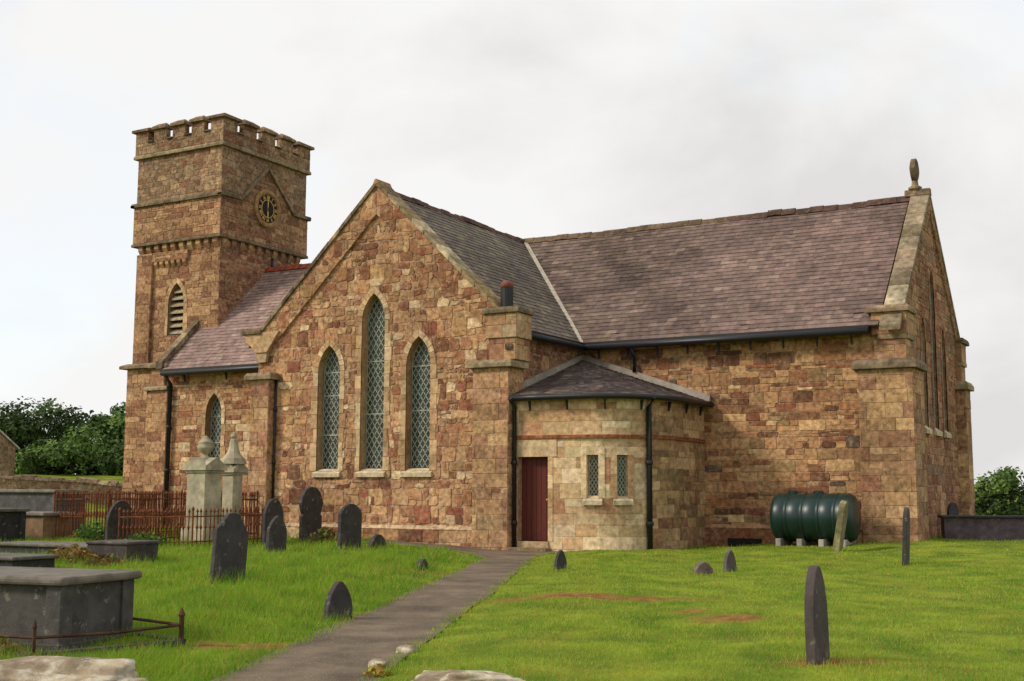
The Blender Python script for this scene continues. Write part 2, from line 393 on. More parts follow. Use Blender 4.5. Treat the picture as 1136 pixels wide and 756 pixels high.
def window(MP, out, parent, lat=.17, depth=.24, band=.16, sill=True, bars=(), palette='dress', k=1., name='lancet_window', glass=True, pr=.03):
    # surround of dressed blocks and reveals; glass, lattice and sill are its sub-parts
    mb = MB(); n = len(out); big = grow(out, band)
    if band:
        # cut the band's bottom square with the sill
        z0 = out[0][1]; big[0] = (big[0][0], z0); big[1] = (big[1][0], z0)
        if n == 4:
            u0, u1, v0, v1 = bb(out); blocks = [(u0-band, u1+band, v1+.004, v1+band*1.25)]
            for ua, ub_ in ((u0-band, u0), (u1, u1+band)):
                m = max(2, round((v1-v0)/.45)); e_ = [v0+(v1-v0)*(q+R.uniform(-.12, .12)*(0 < q < m))/m for q in range(m+1)]
                blocks += [(ua, ub_, e_[q]+.004, e_[q+1]-.004) for q in range(m)]
            for ua, ub_, va, vb in blocks:
                v = [MP(*p, f) for f in (pr, 0) for p in ((ua, va), (ub_, va), (ub_, vb), (ua, vb))]
                mb.solid(v, ((0, 1, 2, 3), (0, 4, 5, 1), (1, 5, 6, 2), (2, 6, 7, 3), (3, 7, 4, 0)), pick(PAL[palette], k))
        for i in range(1, n if n > 4 else 0):
            a, b = out[i], out[(i+1) % n]; A, B = big[i], big[(i+1) % n]
            L = math.dist(a, b); m = max(1, round(L/.38))
            for q in range(m):
                t0, t1 = q/m+.006/L, (q+1)/m-.006/L; lp = lambda p, s, t: (p[0]+(s[0]-p[0])*t, p[1]+(s[1]-p[1])*t)
                c = pick(PAL[palette], k); ex = R.uniform(-.3, .5)*band if (n > 6 and L > .5 and abs(a[0]-b[0]) < .02) else 0
                pa, pb, pB, pA = lp(a, b, t0), lp(a, b, t1), lp(A, B, t1), lp(A, B, t0)
                dx = ex*(1 if pA[0] > pa[0] else -1); pA = (pA[0]+dx, pA[1]); pB = (pB[0]+dx, pB[1])
                f = pr+R.uniform(-.003, .003)
                v = [MP(*p, f) for p in (pa, pb, pB, pA)]+[MP(*p, 0) for p in (pa, pb, pB, pA)]
                mb.solid(v, ((0, 3, 2, 1), (0, 1, 5, 4), (1, 2, 6, 5), (2, 3, 7, 6), (3, 0, 4, 7)), c)
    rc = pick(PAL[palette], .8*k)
    for i in range(n):
        a, b = out[i], out[(i+1) % n]; fr = 0 if i == 0 else (pr-.004 if band else 0)
        mb.face([MP(*a, fr), MP(*b, fr), MP(*b, -depth-.02), MP(*a, -depth-.02)], rc)
    o = mb.build(name, M_DRESS, parent)
    if glass:
        g = MB(); g.face([MP(*p, -depth) for p in out]); g.build('glass', M_GLASS, o)
        l = MB(); u0, u1, v0, v1 = bb(out); ins = grow(out, -.015); hw = .011
        def strip(p, q, hw=hw, d=.012):
            d0 = Vector((q[0]-p[0], q[1]-p[1])).normalized(); nn = Vector((-d0.y, d0.x))*hw
            s = inter([(p[0]-nn.x, p[1]-nn.y), (q[0]-nn.x, q[1]-nn.y), (q[0]+nn.x, q[1]+nn.y), (p[0]+nn.x, p[1]+nn.y)], ins)
            if s:
                m = len(s); v = [MP(a, b, -depth+.002) for a, b in s]+[MP(a, b, -depth+d) for a, b in s]
                l.solid(v, [tuple(range(m, 2*m))]+[(i, (i+1) % m, (i+1) % m+m, i+m) for i in range(m)])
        H = (u1-u0)*1.5; s = -math.ceil(H/(lat*1.5))*lat*1.5
        z = v0+s
        while z < v1+H:
            q_ = [R.uniform(-.012, .012) for _ in range(4)]; strip((u0, z+q_[0]), (u1, z+H+q_[1])); strip((u0, z+H+q_[2]), (u1, z+q_[3])); z += lat*1.5
        for zb in bars: strip((u0, zb), (u1, zb), .016, .018)
        for i in range(n):   # outer lead
            strip(grow(out, -.022)[i], grow(out, -.022)[(i+1) % n], .014, .014)
        if l.f: l.build('lattice', M_CAME, o)
    if sill:
        sb = MB(); u0, u1, v0, v1 = bb(out); c = lin('cbbd9b', .95)
        A = [(-.0, u0-.10), (u1+.10, 0)]
        v = []
        for u in (u0-.09, u1+.09): v += [MP(u, v0-.17, -.0), MP(u, v0-.17, .10), MP(u, v0-.06, .10), MP(u, v0+.06, -depth*.5), MP(u, v0-.17, -depth*.5)]
        sb.solid(v, ((0, 1, 2, 3, 4)[::-1], (5, 6, 7, 8, 9), (0, 5, 6, 1), (1, 6, 7, 2), (2, 7, 8, 3), (3, 8, 9, 4)), c)
        sb.build('sill', M_DRESS, o)
    return o

# ------------------------------------------------------------------ the setting: ground and path
M_GROUND = None
DIRT = [(-7.9, 15.5, 1.15, .38), (-6.9, 15.9, .7, .2), (-5.85, 14.5, .38, .26), (-5.05, 13.95, .42, .28), (-3.0, 11.05, .55, .28), (-12.6, 18.6, .8, .28), (-9.3, 12.3, .4, .3), (-8.6, 9.7, .5, .3), (-6.9, 9.0, .3, .5), (.4, 11.4, .6, .3)]
def dirtmask(x, y):
    d = np.zeros_like(x)
    for cx, cy, rx, ry in DIRT:
        # patches lie along the foot worn lines, a bit ragged
        ux = (x-cx)*.868+(y-cy)*.496; uy = -(x-cx)*.496+(y-cy)*.868
        q = np.hypot(ux/rx, uy/ry)+.2*np.sin(9*x+3*y)+.2*np.sin(11*y-7*x+1)+.16*np.sin(23*x+17*y)+.12*np.sin(31*y-19*x)
        d = np.maximum(d, 1-sm(.55, 1.15, q))
    return d
PL = [(-5.15, 2.6), (-7.49, 8.09), (-10.43, 15.0), (-13.36, 21.86), (-14.1, 23.45), (-14.9, 24.2), (-16.6, 24.95)]
PR = [(-3.95, 2.9), (-6.24, 8.7), (-9.1, 15.2), (-12.2, 22.0), (-13.3, 24.3), (-13.75, 25.4), (-14.1, 27.7)]
PATH = PL+[(-19.5, 25.2), (-19.5, 27.3), (-16.0, 27.3)]+PR[::-1]
def in_path(x, y, grow_=0):
    ins = np.zeros(x.shape, bool); n = len(PATH)
    for i in range(n):
        x0, y0 = PATH[i]; x1, y1 = PATH[(i+1) % n]
        c = ((y0 > y) != (y1 > y)) & (x < (x1-x0)*(y-y0)/(y1-y0+1e-12)+x0); ins ^= c
    return ins
def ground_material():
    m = bpy.data.materials.new('turf_soil'); m.use_nodes = True; t = m.node_tree; N = t.nodes.new; L = t.links.new
    p = t.nodes['Principled BSDF']; p.inputs['Roughness'].default_value = .95; p.inputs['Specular IOR Level'].default_value = .1
    g = N('ShaderNodeNewGeometry')
    def noise(sc, det=5):
        n = N('ShaderNodeTexNoise'); n.inputs['Scale'].default_value = sc; n.inputs['Detail'].default_value = det; L(g.outputs['Position'], n.inputs['Vector']); return n.outputs[0]
    r = N('ShaderNodeValToRGB'); r.color_ramp.elements[0].position = .35; r.color_ramp.elements[0].color = (*lin('52621a', 1.), 1)
    r.color_ramp.elements[1].position = .66; r.color_ramp.elements[1].color = (*lin('7e8828'), 1); L(noise(1.3), r.inputs[0])
    r2 = N('ShaderNodeValToRGB'); r2.color_ramp.elements[0].position = .3; r2.color_ramp.elements[0].color = (*lin('5f3f24'), 1)
    r2.color_ramp.elements[1].position = .7; r2.color_ramp.elements[1].color = (*lin('94683a'), 1); L(noise(6), r2.inputs[0])
    a = N('ShaderNodeAttribute'); a.attribute_name = 'dirt'; x = N('ShaderNodeMix'); x.data_type = 'RGBA'
    L(a.outputs['Fac'], x.inputs[0]); L(r.outputs[0], x.inputs[6]); L(r2.outputs[0], x.inputs[7]); L(x.outputs[2], p.inputs['Base Color'])
    b = N('ShaderNodeBump'); b.inputs['Distance'].default_value = .04; b.inputs['Strength'].default_value = .7; L(noise(14, 6), b.inputs['Height']); L(b.outputs[0], p.inputs['Normal'])
    return m
def build_ground():
    def axis(lo, hi, st, far):
        a = list(np.arange(lo, hi+1e-6, st)); s = st
        while a[-1] < far: s *= 1.35; a.append(a[-1]+s)
        s = st
        while a[0] > -far: s *= 1.35; a.insert(0, a[0]-s)
        return np.array(a)
    xs = axis(-34, 4, .2, 900); ys = axis(5, 46, .2, 900)
    X, Y = np.meshgrid(xs, ys); Z = ground(X, Y)-.07*in_path(X, Y)
    nx, ny = len(xs), len(ys); co = np.stack([X, Y, Z], -1).reshape(-1, 3).astype(np.float32)
    i = np.arange(nx*ny).reshape(ny, nx); q = np.stack([i[:-1, :-1], i[:-1, 1:], i[1:, 1:], i[1:, :-1]], -1).reshape(-1, 4)
    m = bpy.data.meshes.new('ground'); m.vertices.add(len(co)); m.vertices.foreach_set('co', co.ravel())
    m.loops.add(q.size); m.loops.foreach_set('vertex_index', q.ravel().astype(np.int32)); m.polygons.add(len(q))
    m.polygons.foreach_set('loop_start', np.arange(0, q.size, 4, dtype=np.int32)); m.polygons.foreach_set('use_smooth', np.ones(len(q), bool))
    m.update(); a = m.attributes.new('dirt', 'FLOAT', 'POINT'); a.data.foreach_set('value', dirtmask(X, Y).ravel().astype(np.float32))
    m.materials.append(ground_material()); o = bpy.data.objects.new('ground', m); COL.objects.link(o); o['kind'] = 'structure'
build_ground()
M_PATH = mat('worn_asphalt', base=lin('786855'), attr=False, nscale=1.6, var=(.62, 1.28), bump=.9, bscale=38, stain=.4, sscale=.9, lichen=lin('93876f'), lscale=26, lpos=.6, rough=.9)
def build_path():
    mb = MB(); g = lambda p: (p[0], p[1], gz(*p)-.005)
    def seg(A, B, n=7, w=6):
        # quads between two polylines
        def samp(P, k):
            out = []
            for i in range(len(P)-1):
                for j in range(k): out.append((P[i][0]+(P[i+1][0]-P[i][0])*j/k, P[i][1]+(P[i+1][1]-P[i][1])*j/k))
            return out+[P[-1]]
        a = samp(A, n); b = samp(B, n)
        jl = [R.uniform(-.035, .035) for _ in a]; jr = [R.uniform(-.035, .035) for _ in a]
        pt = lambda i, j: g((a[i][0]+jl[i]*(1-j/w)+(b[i][0]+jr[i]-a[i][0]-jl[i]*(1-j/w))*j/w, a[i][1]+(b[i][1]-a[i][1])*j/w))
        for i in range(len(a)-1):
            for j in range(w): mb.face([pt(i, j), pt(i, j+1), pt(i+1, j+1), pt(i+1, j)])
    seg(PL, PR)
    seg([(-16.6, 24.95), (-18.0, 25.3), (-19.5, 26.2)], [(-14.1, 27.7), (-16.0, 27.3), (-19.5, 27.3)])
    o = mb.build('path', M_PATH); o['kind'] = 'structure'
build_path()

# ------------------------------------------------------------------ the church
XT, YR, ZR, SL = -19.8, 35.5, 9.8, .966
church = thing('church', 'large red and tan sandstone church with slate roofs and a battlemented clock tower', 'church', (-19.8, 31.5, 0))
def roofz(d): return ZR-SL*d
YT = 27.2                        # transept south face
def transept():
    mb = MB(); x0, x1 = -23.95, -15.65; e = .22
    e = .08; gable = [(x0, -.3), (x1, -.3), (x1, roofz(4.15)+e), (XT, ZR+e), (x0, roofz(4.15)+e)]
    W = [lancet(-21.37, 2.0, 5.5, .76), lancet(-19.87, 2.0, 6.86, .78), lancet(-18.37, 2.0, 5.58, .78)]
    lay(mb, south(YT), gable, W, 'rubble', 'gable', 1)
    # the band below the coping stands proud of the gable
    t = .82
    for s in (-1, 1):
        a = [(XT+s*4.05, roofz(4.05)+e-t), (XT, ZR+e-t), (XT, ZR+e-.02), (XT+s*4.15, roofz(4.15)+e-.02)]
        if s > 0: a = a[::-1]
        c = 0
        lay(mb, south(YT-.07), a[::-1] if area(a) and (a[1][0]-a[0][0])*(a[2][1]-a[1][1])-(a[1][1]-a[0][1])*(a[2][0]-a[1][0]) < 0 else a, [], 'rubble', 'gable', 2)
        mb.prism(a, 'y', YT-.069, YT+.02, pick(PAL['gable'], .9))
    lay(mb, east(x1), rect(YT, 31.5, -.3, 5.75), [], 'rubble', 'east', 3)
    lay(mb, west(x0), rect(-31.5, -YT, -.3, 5.75), [], 'rubble', 'gable', 4)
    # plinth with a sloping top course
    lay(mb, south(YT-.1), rect(-23.3, -16.5, -.3, .46), [], 'quoin', 'gable', 5, k=.92)
    c = pick(PAL['dress'])
    mb.prism([(YT-.1, -.3), (YT+.01, -.3), (YT+.01, .56), (YT-.02, .56), (YT-.11, .47), (YT-.099, .46)], 'x', -23.3, -16.5, c)
    # back of the gable parapet
    mb.face([(x0, YT+.5, roofz(4.15)+e), (x1, YT+.5, roofz(4.15)+e), (XT, YT+.5, ZR+e)], MORTAR)
    mb.build('transept_wall', M_STONE, church)
    window(south(YT), W[0], church, bars=(3.0, 4.1, 4.75))
    window(south(YT), W[1], church, bars=(3.55, 5.0))
    window(south(YT), W[2], church, bars=(3.6, 4.8))
    for s in (-1, 1):        # coping stones
        cb = MB(); n = 11; d0, d1 = 0, 4.45
        for i in range(n):
            a = d0+(d1-d0)*i/n+(.006 if i else 0); b = d0+(d1-d0)*(i+1)/n-.006
            j = R.uniform(-.012, .012)
            c = pick(pal(('b5a57c', 3), ('a08a5c', 3), ('c4b48a', 2)) if s > 0 else PAL['mould'], .95)
            pl = [(XT+s*a, roofz(a)+.06), (XT+s*b, roofz(b)+.06), (XT+s*b, roofz(b)+.2+j), (XT+s*a, roofz(a)+.2+j)]
            cb.prism(pl, 'y', YT-.14, YT+.52, c)
        if s > 0: cb.prism([(XT-.1, ZR+.1), (XT+.1, ZR+.1), (XT+.03, ZR+.25), (XT-.03, ZR+.25)], 'y', YT-.15, YT+.53, pick(PAL['dress'], .9))
        cb.build('gable_coping', M_MOULD, church, bevel=.012)
    # buttresses with sloping caps
    for bx0, bx1, seed, f in ((-23.98, -23.3, 11, 'SE'), (-16.55, -15.5, 12, 'SE')):
        b = MB(); blockwork(b, bx0, bx1, YT-.28 if seed == 11 else YT-.2, YT+.6, -.3, 4.6, 'quoin', 'quoin', f, seed, ke=.95)
        o = b.build('buttress', M_STONE, church)
        c = MB(); cap(c, bx0-.16, bx1+.16, YT-.42 if seed == 11 else YT-.34, YT+.62, 4.6, 4.8, .06); c.build('cap', M_MOULD, o, bevel=.015)
    # right kneeler block, its cap and the pot
    k = MB(); blockwork(k, -16.1, -15.33, YT-.12, YT+.62, 4.8, 5.36, 'quoin', 'quoin', 'SE', 14)
    blockwork(k, -16.2, -15.28, YT-.16, YT+.62, 5.36, 6.0, 'quoin', 'dress', 'SE', 15, k=.85)
    k.box(-15.62, -15.42, YT-.17, YT-.1, 5.06, 5.2, (.02, .018, .016))
    o = k.build('kneeler', M_DRESS, church)
    c = MB(); cap(c, -16.3, -15.2, YT-.24, YT+.66, 6.0, 6.16, .05); c.build('cap', M_MOULD, o, bevel=.015)
    p = MB(); p.lathe([(.165, 6.14), (.165, 6.72)], (-15.78, YT+.2, 0), 18); o = p.build('flue_pot', M_IRON, church, smooth=False)
    p = MB(); p.lathe([(.168, 6.7), (.172, 6.8), (.13, 6.87), (.07, 6.9), (.0, 6.91)], (-15.78, YT+.2, 0), 18); p.build('pot_cap', M_TERRA, o, smooth=True)
    # left kneeler: corbelled block
    k = MB(); cc = pick(PAL['dress'], .8)
    k.prism([(-24.35, 5.95), (-24.35, 5.75), (-24.15, 5.6), (-23.96, 5.4), (-23.55, 5.4), (-23.1, 6.0), (-23.5, 6.0)], 'y', YT-.16, YT+.5, cc)
    k.prism([(-24.0, 5.4), (-24.0, 5.2), (-23.9, 5.12), (-23.6, 5.12), (-23.55, 5.4)], 'y', YT-.12, YT+.4, pick(PAL['dress'], .8))
    o = k.build('kneeler', M_DRESS, church, bevel=.012)
    c = MB(); cap(c, -24.5, -23.75, YT-.22, YT+.55, 5.951, 6.1, .03); c.build('cap', M_MOULD, o, bevel=.012)
transept()

def col_main(u, v, s):
    n = vnoise(u, v*1.3, .6, 1)+.8*vnoise(u, v*1.9, 2.1, 3)+.5*vnoise(u*.7, v*3, 4.1, 6)
    base = lin('7f6a60', 1.0); dark = lin('54453f', 1.); li = lin('9a8573', 1.)
    k = min(1, max(0, .5+.55*n)); c = tuple(dark[i]+(base[i]-dark[i])*k for i in range(3))
    east = min(1, max(0, (u+15)/6))
    pr = .03
    if R.random() < pr*(.5+k): c = tuple(c[i]*.45+li[i]*.55 for i in range(3))
    if east > 0: m = lin('826b63'); c = tuple(c[i]*(1-.5*east)+m[i]*.5*east for i in range(3))
    if u < -14 and R.random() < .25: c = tuple(c[i]*.75+lin('6d6243')[i]*.25 for i in range(3))
    return c
def col_west(u, v, s):
    c = lin('8f766d') if R.random() < .85 else lin('9d877b'); k = 1+.12*vnoise(u, v, .9, 5); return tuple(x*k for x in c)
def col_trans(u, v, s):
    n = vnoise(u, v, .8, 9); c = lin('71665b') if R.random() < .8 else lin('817660'); k = 1+.2*n; return tuple(x*k for x in c)
def col_vest(u, v, s):
    n = vnoise(u, v, 1.2, 4); c = lin('544844') if R.random() < .8 else lin('6f6055'); k = 1+.25*n; return tuple(x*k for x in c)
SQ = math.hypot(1, SL)
def roofs():
    # nave and chancel, east arm: u = x, v measured up the slope from the eave at d = 4.3
    U = Vector((1, 0, 0)); V = Vector((0, 1, SL)).normalized()
    ye = YR-4.3; MP = plane((0, ye, roofz(4.3)), U, V); vs = 4.3*SQ
    mb = MB(); slates(mb, MP, [(-15.5, 0), (-7.2, 0), (-7.2, vs), (XT, vs)], col_main)
    mb.build('chancel_roof', M_SLATE, church)
    mb = MB(); slates(mb, MP, [(-31.9, 0), (-24.1, 0), (XT, vs), (-31.9, vs)], col_west); mb.build('nave_roof', M_SLATE, church)
    MPn = plane((0, YR+4.3, roofz(4.3)), (-1, 0, 0), (0, -V.y, V.z)); mb = MB()
    slates(mb, MPn, rect(7.2, 31.9, 0, vs), col_main, .38, .5); mb.build('north_roof', M_SLATE, church)
    # transept slopes: u = y
    MPe = plane((XT+4.3, 0, roofz(4.3)), (0, 1, 0), (-V.y, 0, V.z)); mb = MB()
    slates(mb, MPe, [(YT+.45, 0), (YR-4.3, 0), (YR, vs), (YT+.45, vs)], col_trans); mb.build('transept_roof', M_SLATE, church)
    MPw = plane((XT-4.3, 0, roofz(4.3)), (0, -1, 0), (V.y, 0, V.z)); mb = MB()
    slates(mb, MPw, [(-(YR-4.3), 0), (-(YT+.45), 0), (-(YT+.45), vs), (-YR, vs)], col_trans); mb.build('transept_roof', M_SLATE, church)
    # ridge tiles, one roll per run
    def ridge(p, q, cols, n, name='ridge_tiles'):
        rb = MB(); p = Vector(p); q = Vector(q); d = (q-p).normalized(); s = d.cross(Vector((0, 0, 1)))
        for i in range(n):
            a = p+(q-p)*(i/n)+d*.005; b = p+(q-p)*((i+1)/n)-d*.005; o = Vector((0, 0, R.uniform(-.014, .014)+.02*math.sin(i*.7)+.012*math.sin(i*1.9+1))); v = []
            for w in (a, b):
                v += [w+o-s*.16-Vector((0, 0, .13)), w+o-s*.07+Vector((0, 0, .03)), w+o+Vector((0, 0, .07)), w+o+s*.07+Vector((0, 0, .03)), w+o+s*.16-Vector((0, 0, .13))]
            rb.solid(v, [(k, k+1, k+6, k+5) for k in range(4)]+[(0, 1, 2, 3, 4), (9, 8, 7, 6, 5)], cols(i/n))
        return rb.build(name, M_MOULD, church)
    ridge((-19.8, YR, ZR+.02), (-7.1, YR, ZR+.02), lambda t: lin('6e5b46') if t < .55 else lin('604a40'), 30)
    ridge((-31.0, YR, ZR+.02), (-20.0, YR, ZR+.02), lambda t: lin('9c4a33'), 26)
    ridge((XT, YT+.5, ZR+.02), (XT, YR-.1, ZR+.02), lambda t: lin('64493f'), 20)
    v = MB()
    for s in (1, -1):        # pale lead valleys
        a = Vector((XT+s*.05, YR-.05, ZR+.045)); b = Vector((XT+s*4.3, YR-4.3, roofz(4.3)+.045)); w = Vector((s*.05, .05, 0))
        v.solid([a-w, a+w, b+w, b-w, a-w-Vector((0, 0, .03)), a+w-Vector((0, 0, .03)), b+w-Vector((0, 0, .03)), b-w-Vector((0, 0, .03))], ((0, 1, 2, 3), (0, 4, 5, 1), (2, 6, 7, 3), (1, 5, 6, 2), (0, 3, 7, 4)))
    v.build('valley_lead', mat('valley_lead', base=lin('b9ad98'), attr=False, rough=.7), church)
roofs()

def gutter(pts, parent, r=.085, brackets=0, out=(0, -1), drop=.3, bw=.06):
    mb = MB(); mb.tube(pts, r, 10); o = mb.build('gutter', M_IRON, parent, smooth=True)
    P = [Vector(p) for p in pts]; L = [(P[i+1]-P[i]).length for i in range(len(P)-1)]; T = sum(L)
    for k in range(brackets):
        s = T*(k+.5)/brackets; i = 0
        while i < len(L)-1 and s > L[i]: s -= L[i]; i += 1
        p = P[i]+(P[i+1]-P[i]).normalized()*s; d = (P[i+1]-P[i]).normalized(); n = Vector((d.y, -d.x, 0))
        q = p-n*.17; b = MB()
        b.solid([q+d*a*.02+n*c+Vector((0, 0, z)) for a in (-1, 1) for c, z in ((.02, -.32), (.05, -.32), (.13, -.08), (.02, -.08))],
                ((0, 1, 2, 3), (7, 6, 5, 4), (0, 4, 5, 1), (1, 5, 6, 2), (2, 6, 7, 3), (3, 7, 4, 0)))
        b.build('bracket', M_IRON, o)
    return o
def pipe(pts, parent, r=.055, name='downpipe_or_shade_rod'):
    mb = MB(); mb.tube(pts, r, 10)
    z0, z1 = pts[-1][2], pts[0][2]; z = z0+.6
    while z < z1-.4: mb.lathe([(r+.015, z), (r+.025, z+.02), (r+.025, z+.09), (r+.015, z+.11)], (pts[-1][0], pts[-1][1], 0), 10); z += 1.5
    return mb.build(name, M_IRON, parent, smooth=True)
YS = YR-4.0                      # 31.5: nave and chancel south face
XE = -6.7
def nave():
    mb = MB(); W = [lancet(-29.67, 2.2, 4.78, .72)]
    lay(mb, south(YS), rect(-32.3, -23.95, -.3, 5.72), W, 'coursed', 'gable', 21)
    lay(mb, west(-32.0), [(-39.5, -.3), (-YS, -.3), (-YS, 5.9), (-YR, ZR+.2), (-39.5, 5.9)], [], 'coursed', 'tower', 22)
    lay(mb, north(YR+4.0), rect(-XE, 32.0, -.3, 5.8), [], 'coursed', 'chancel', 23)
    mb.build('nave_wall', M_STONE, church)
    window(south(YS), W[0], church, bars=(3.1, 4.0))
    mb = MB(); lay(mb, south(YS), rect(-15.65, XE, -.3, 5.72), [], 'coursed', 'chancel', 24)
    lay(mb, south(YS-.1), rect(-12.0, -7.7, -.3, .52), [], 'quoin', 'chancel', 25)
    mb.prism([(YS-.1, -.3), (YS+.01, -.3), (YS+.01, .62), (YS-.02, .62), (YS-.11, .53), (YS-.099, .52)], 'x', -12.0, -7.7, pick(PAL['dress'], .95))
    # east gable with three blind looking lancets
    G = [(YS, -.3), (39.5, -.3), (39.5, roofz(4)+.05), (YR, ZR+.05), (YS, roofz(4)+.05)]
    E = [lancet(YR-1.4, 3.2, 6.2, .58), lancet(YR, 3.2, 7.7, .62), lancet(YR+1.4, 3.2, 6.2, .58)]
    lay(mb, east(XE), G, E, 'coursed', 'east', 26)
    mb.face([(XE-.45, YS, roofz(4)+.04), (XE-.45, YR, ZR+.04), (XE-.45, 39.5, roofz(4)+.04)], MORTAR)
    mb.build('chancel_wall', M_STONE, church)
    for e in E: window(east(XE), e, church, bars=(4.2, 5.4), palette='east', band=.1, depth=.07)
    # string course round the east gable
    for s in (-1, 1):
        cb = MB(); n = 11
        for i in range(n):
            a = 4.5*i/n+(.005 if i else 0); b = 4.5*(i+1)/n-.005; j = R.uniform(-.012, .012)
            pl = [(YR+s*a, roofz(a)+.02), (YR+s*b, roofz(b)+.02), (YR+s*b, roofz(b)+.17+j), (YR+s*a, roofz(a)+.17+j)]
            cb.prism(pl, 'x', XE-.43, XE+.09, pick(pal(('95866b', 3), ('85765d', 3), ('a5977c', 2))))
        if s > 0: cb.prism([(YR-.15, ZR+.04), (YR+.15, ZR+.04), (YR+.09, ZR+.24), (YR-.09, ZR+.24)], 'x', XE-.6, XE+.1, pick(PAL['mould'], .95))
        cb.build('gable_coping', M_MOULD, church, bevel=.014)
        # projecting band under the coping on the east face
        rb = MB(); t = .5
        a = [(YR+s*4.0, roofz(4.0)+.02-t), (YR, ZR+.02-t), (YR, ZR+.03), (YR+s*4.0, roofz(4.0)+.03)]
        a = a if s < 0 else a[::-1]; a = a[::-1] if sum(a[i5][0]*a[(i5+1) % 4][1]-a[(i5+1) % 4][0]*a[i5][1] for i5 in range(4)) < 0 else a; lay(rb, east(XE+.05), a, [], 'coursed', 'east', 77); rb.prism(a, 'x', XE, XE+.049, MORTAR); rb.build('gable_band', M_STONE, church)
    # corner buttresses, moulded caps and kneelers
    def corner(x0, x1, y0, y1, faces, s):
        b = MB(); blockwork(b, x0, x1, y0, y1, -.3, 4.55, 'quoin', 'quoin', faces, s, ke=.95); o = b.build('buttress', M_STONE, church)
        c = MB(); cap(c, x0-.14, x1+.12, y0-.14, y1+.1, 4.55, 4.8, .07); c.build('cap', M_MOULD, o, bevel=.015)
    corner(-7.77, -6.42, YS-.16, YS+1.05, 'SE', 27); corner(-7.6, -6.42, 38.7, 39.5, 'SEN', 28)
    for y0, y1, s in ((YS-.1, YS+.6, 30), (39.0, 39.62, 31)):
        k = MB(); blockwork(k, -7.36, -6.56, y0, y1, 4.8, 5.3, 'quoin', 'quoin', 'SEN', s)
        k.box(-7.25, -6.5, y0-.06, y1+.05, 5.3, 5.42, pick(PAL['mould'], .8))
        blockwork(k, -7.4, -6.52, y0-.05, y1+.04, 5.42, 5.98, 'quoin', 'quoin', 'SEN', s+5)
        o = k.build('kneeler', M_DRESS, church)
        c = MB(); cap(c, -7.52, -6.44, y0-.16 if y0 < 35 else y0-.05, y1+.1 if y0 < 35 else y1+.3, 5.98, 6.16, .04); c.build('cap', M_MOULD, o, bevel=.015)
    # finial: stem, collar and a carved wheel head seen edge-on
    f = MB(); x, y = -7.02, YR
    f.lathe([(.13, 9.85), (.12, 10.02), (.19, 10.05), (.19, 10.11), (.1, 10.16), (.085, 10.3), (.1, 10.34)], (x, y, 0), 14, pick(PAL['mould'], .8))
    n = 24; ring = []
    for tx in (-1, -.7, .7, 1):
        k = 1 if abs(tx) < .9 else .8
        ring.append([(x+tx*.09, y+.27*k*math.cos(2*PI*i/n)*(1+.1*math.cos(4*2*PI*i/n)), 10.62+.33*k*math.sin(2*PI*i/n)) for i in range(n)])
    vv = sum(ring, []); fs = [tuple(range(n))[::-1], tuple(range(3*n, 4*n))]+[(r*n+i, r*n+(i+1) % n, (r+1)*n+(i+1) % n, (r+1)*n+i) for r in range(3) for i in range(n)]
    f.solid(vv, fs, pick(PAL['mould'], .75)); f.build('finial', M_MOULD, church)
    gutter([(-15.36, YT+.68, 5.5), (-15.36, 31.1, 5.5)], church, brackets=0)
    gutter([(-15.4, 31.06, 5.5), (-7.42, 31.06, 5.5)], church, brackets=9)
    gutter([(-31.75, 31.06, 5.5), (-24.1, 31.06, 5.5)], church, brackets=4)
    for q in ((-15.4, -7.42, 31.12, 31.2), (-31.9, -24.1, 31.12, 31.2), (-15.46, -15.42, YT+.65, 31.1)): f = MB(); f.box(*q, 5.52, 5.66); f.build('fascia', M_IRON, church)
    pipe([(-31.62, 31.1, 5.45), (-31.62, 31.36, 5.15), (-31.62, 31.36, .0)], church, .075)
    pipe([(-13.95, 31.1, 5.45), (-13.95, 31.36, 5.2), (-13.95, 31.36, 4.78)], church, .06)
    pipe([(-23.24, YT-.06, 4.62), (-23.24, YT-.06, .1)], church, .03)  # thin dark rod added to stand in for the buttress side's shade
    # nave west end: kneelers and the coping that runs into the tower
    k = MB(); blockwork(k, -32.75, -31.75, YS-.14, YS+.9, -.3, 4.95, 'quoin', 'tower', 'SEW', 33)
    o = k.build('buttress', M_STONE, church); c = MB(); cap(c, -32.85, -31.68, YS-.26, YS+.9, 4.95, 5.1, .05); c.build('cap', M_MOULD, o, bevel=.012)
    k = MB(); blockwork(k, -32.6, -31.95, YS-.1, YS+.7, 5.1, 5.75, 'quoin', 'quoin', 'SEW', 34); o = k.build('kneeler', M_DRESS, church)
    c = MB(); cap(c, -32.7, -31.75, YS-.24, YS+.7, 5.75, 5.9, .03); c.build('cap', M_MOULD, o, bevel=.012)
    cb = MB()
    for i in range(4):
        a = 4.3-.62*i; b = a-.6; cb.prism([(YR-a, roofz(a)+.05), (YR-b, roofz(b)+.05), (YR-b, roofz(b)+.3), (YR-a, roofz(a)+.3)], 'x', -32.2, -31.9, pick(PAL['mould'], 1.1))
    cb.build('gable_coping', M_MOULD, church, bevel=.012)
    # dark vent in the plinth by the oil tank
    v = MB(); v.box(-11.3, -10.4, YS-.16, YS-.09, .02, .26); v.build('vent', M_DARK, church)
nave()

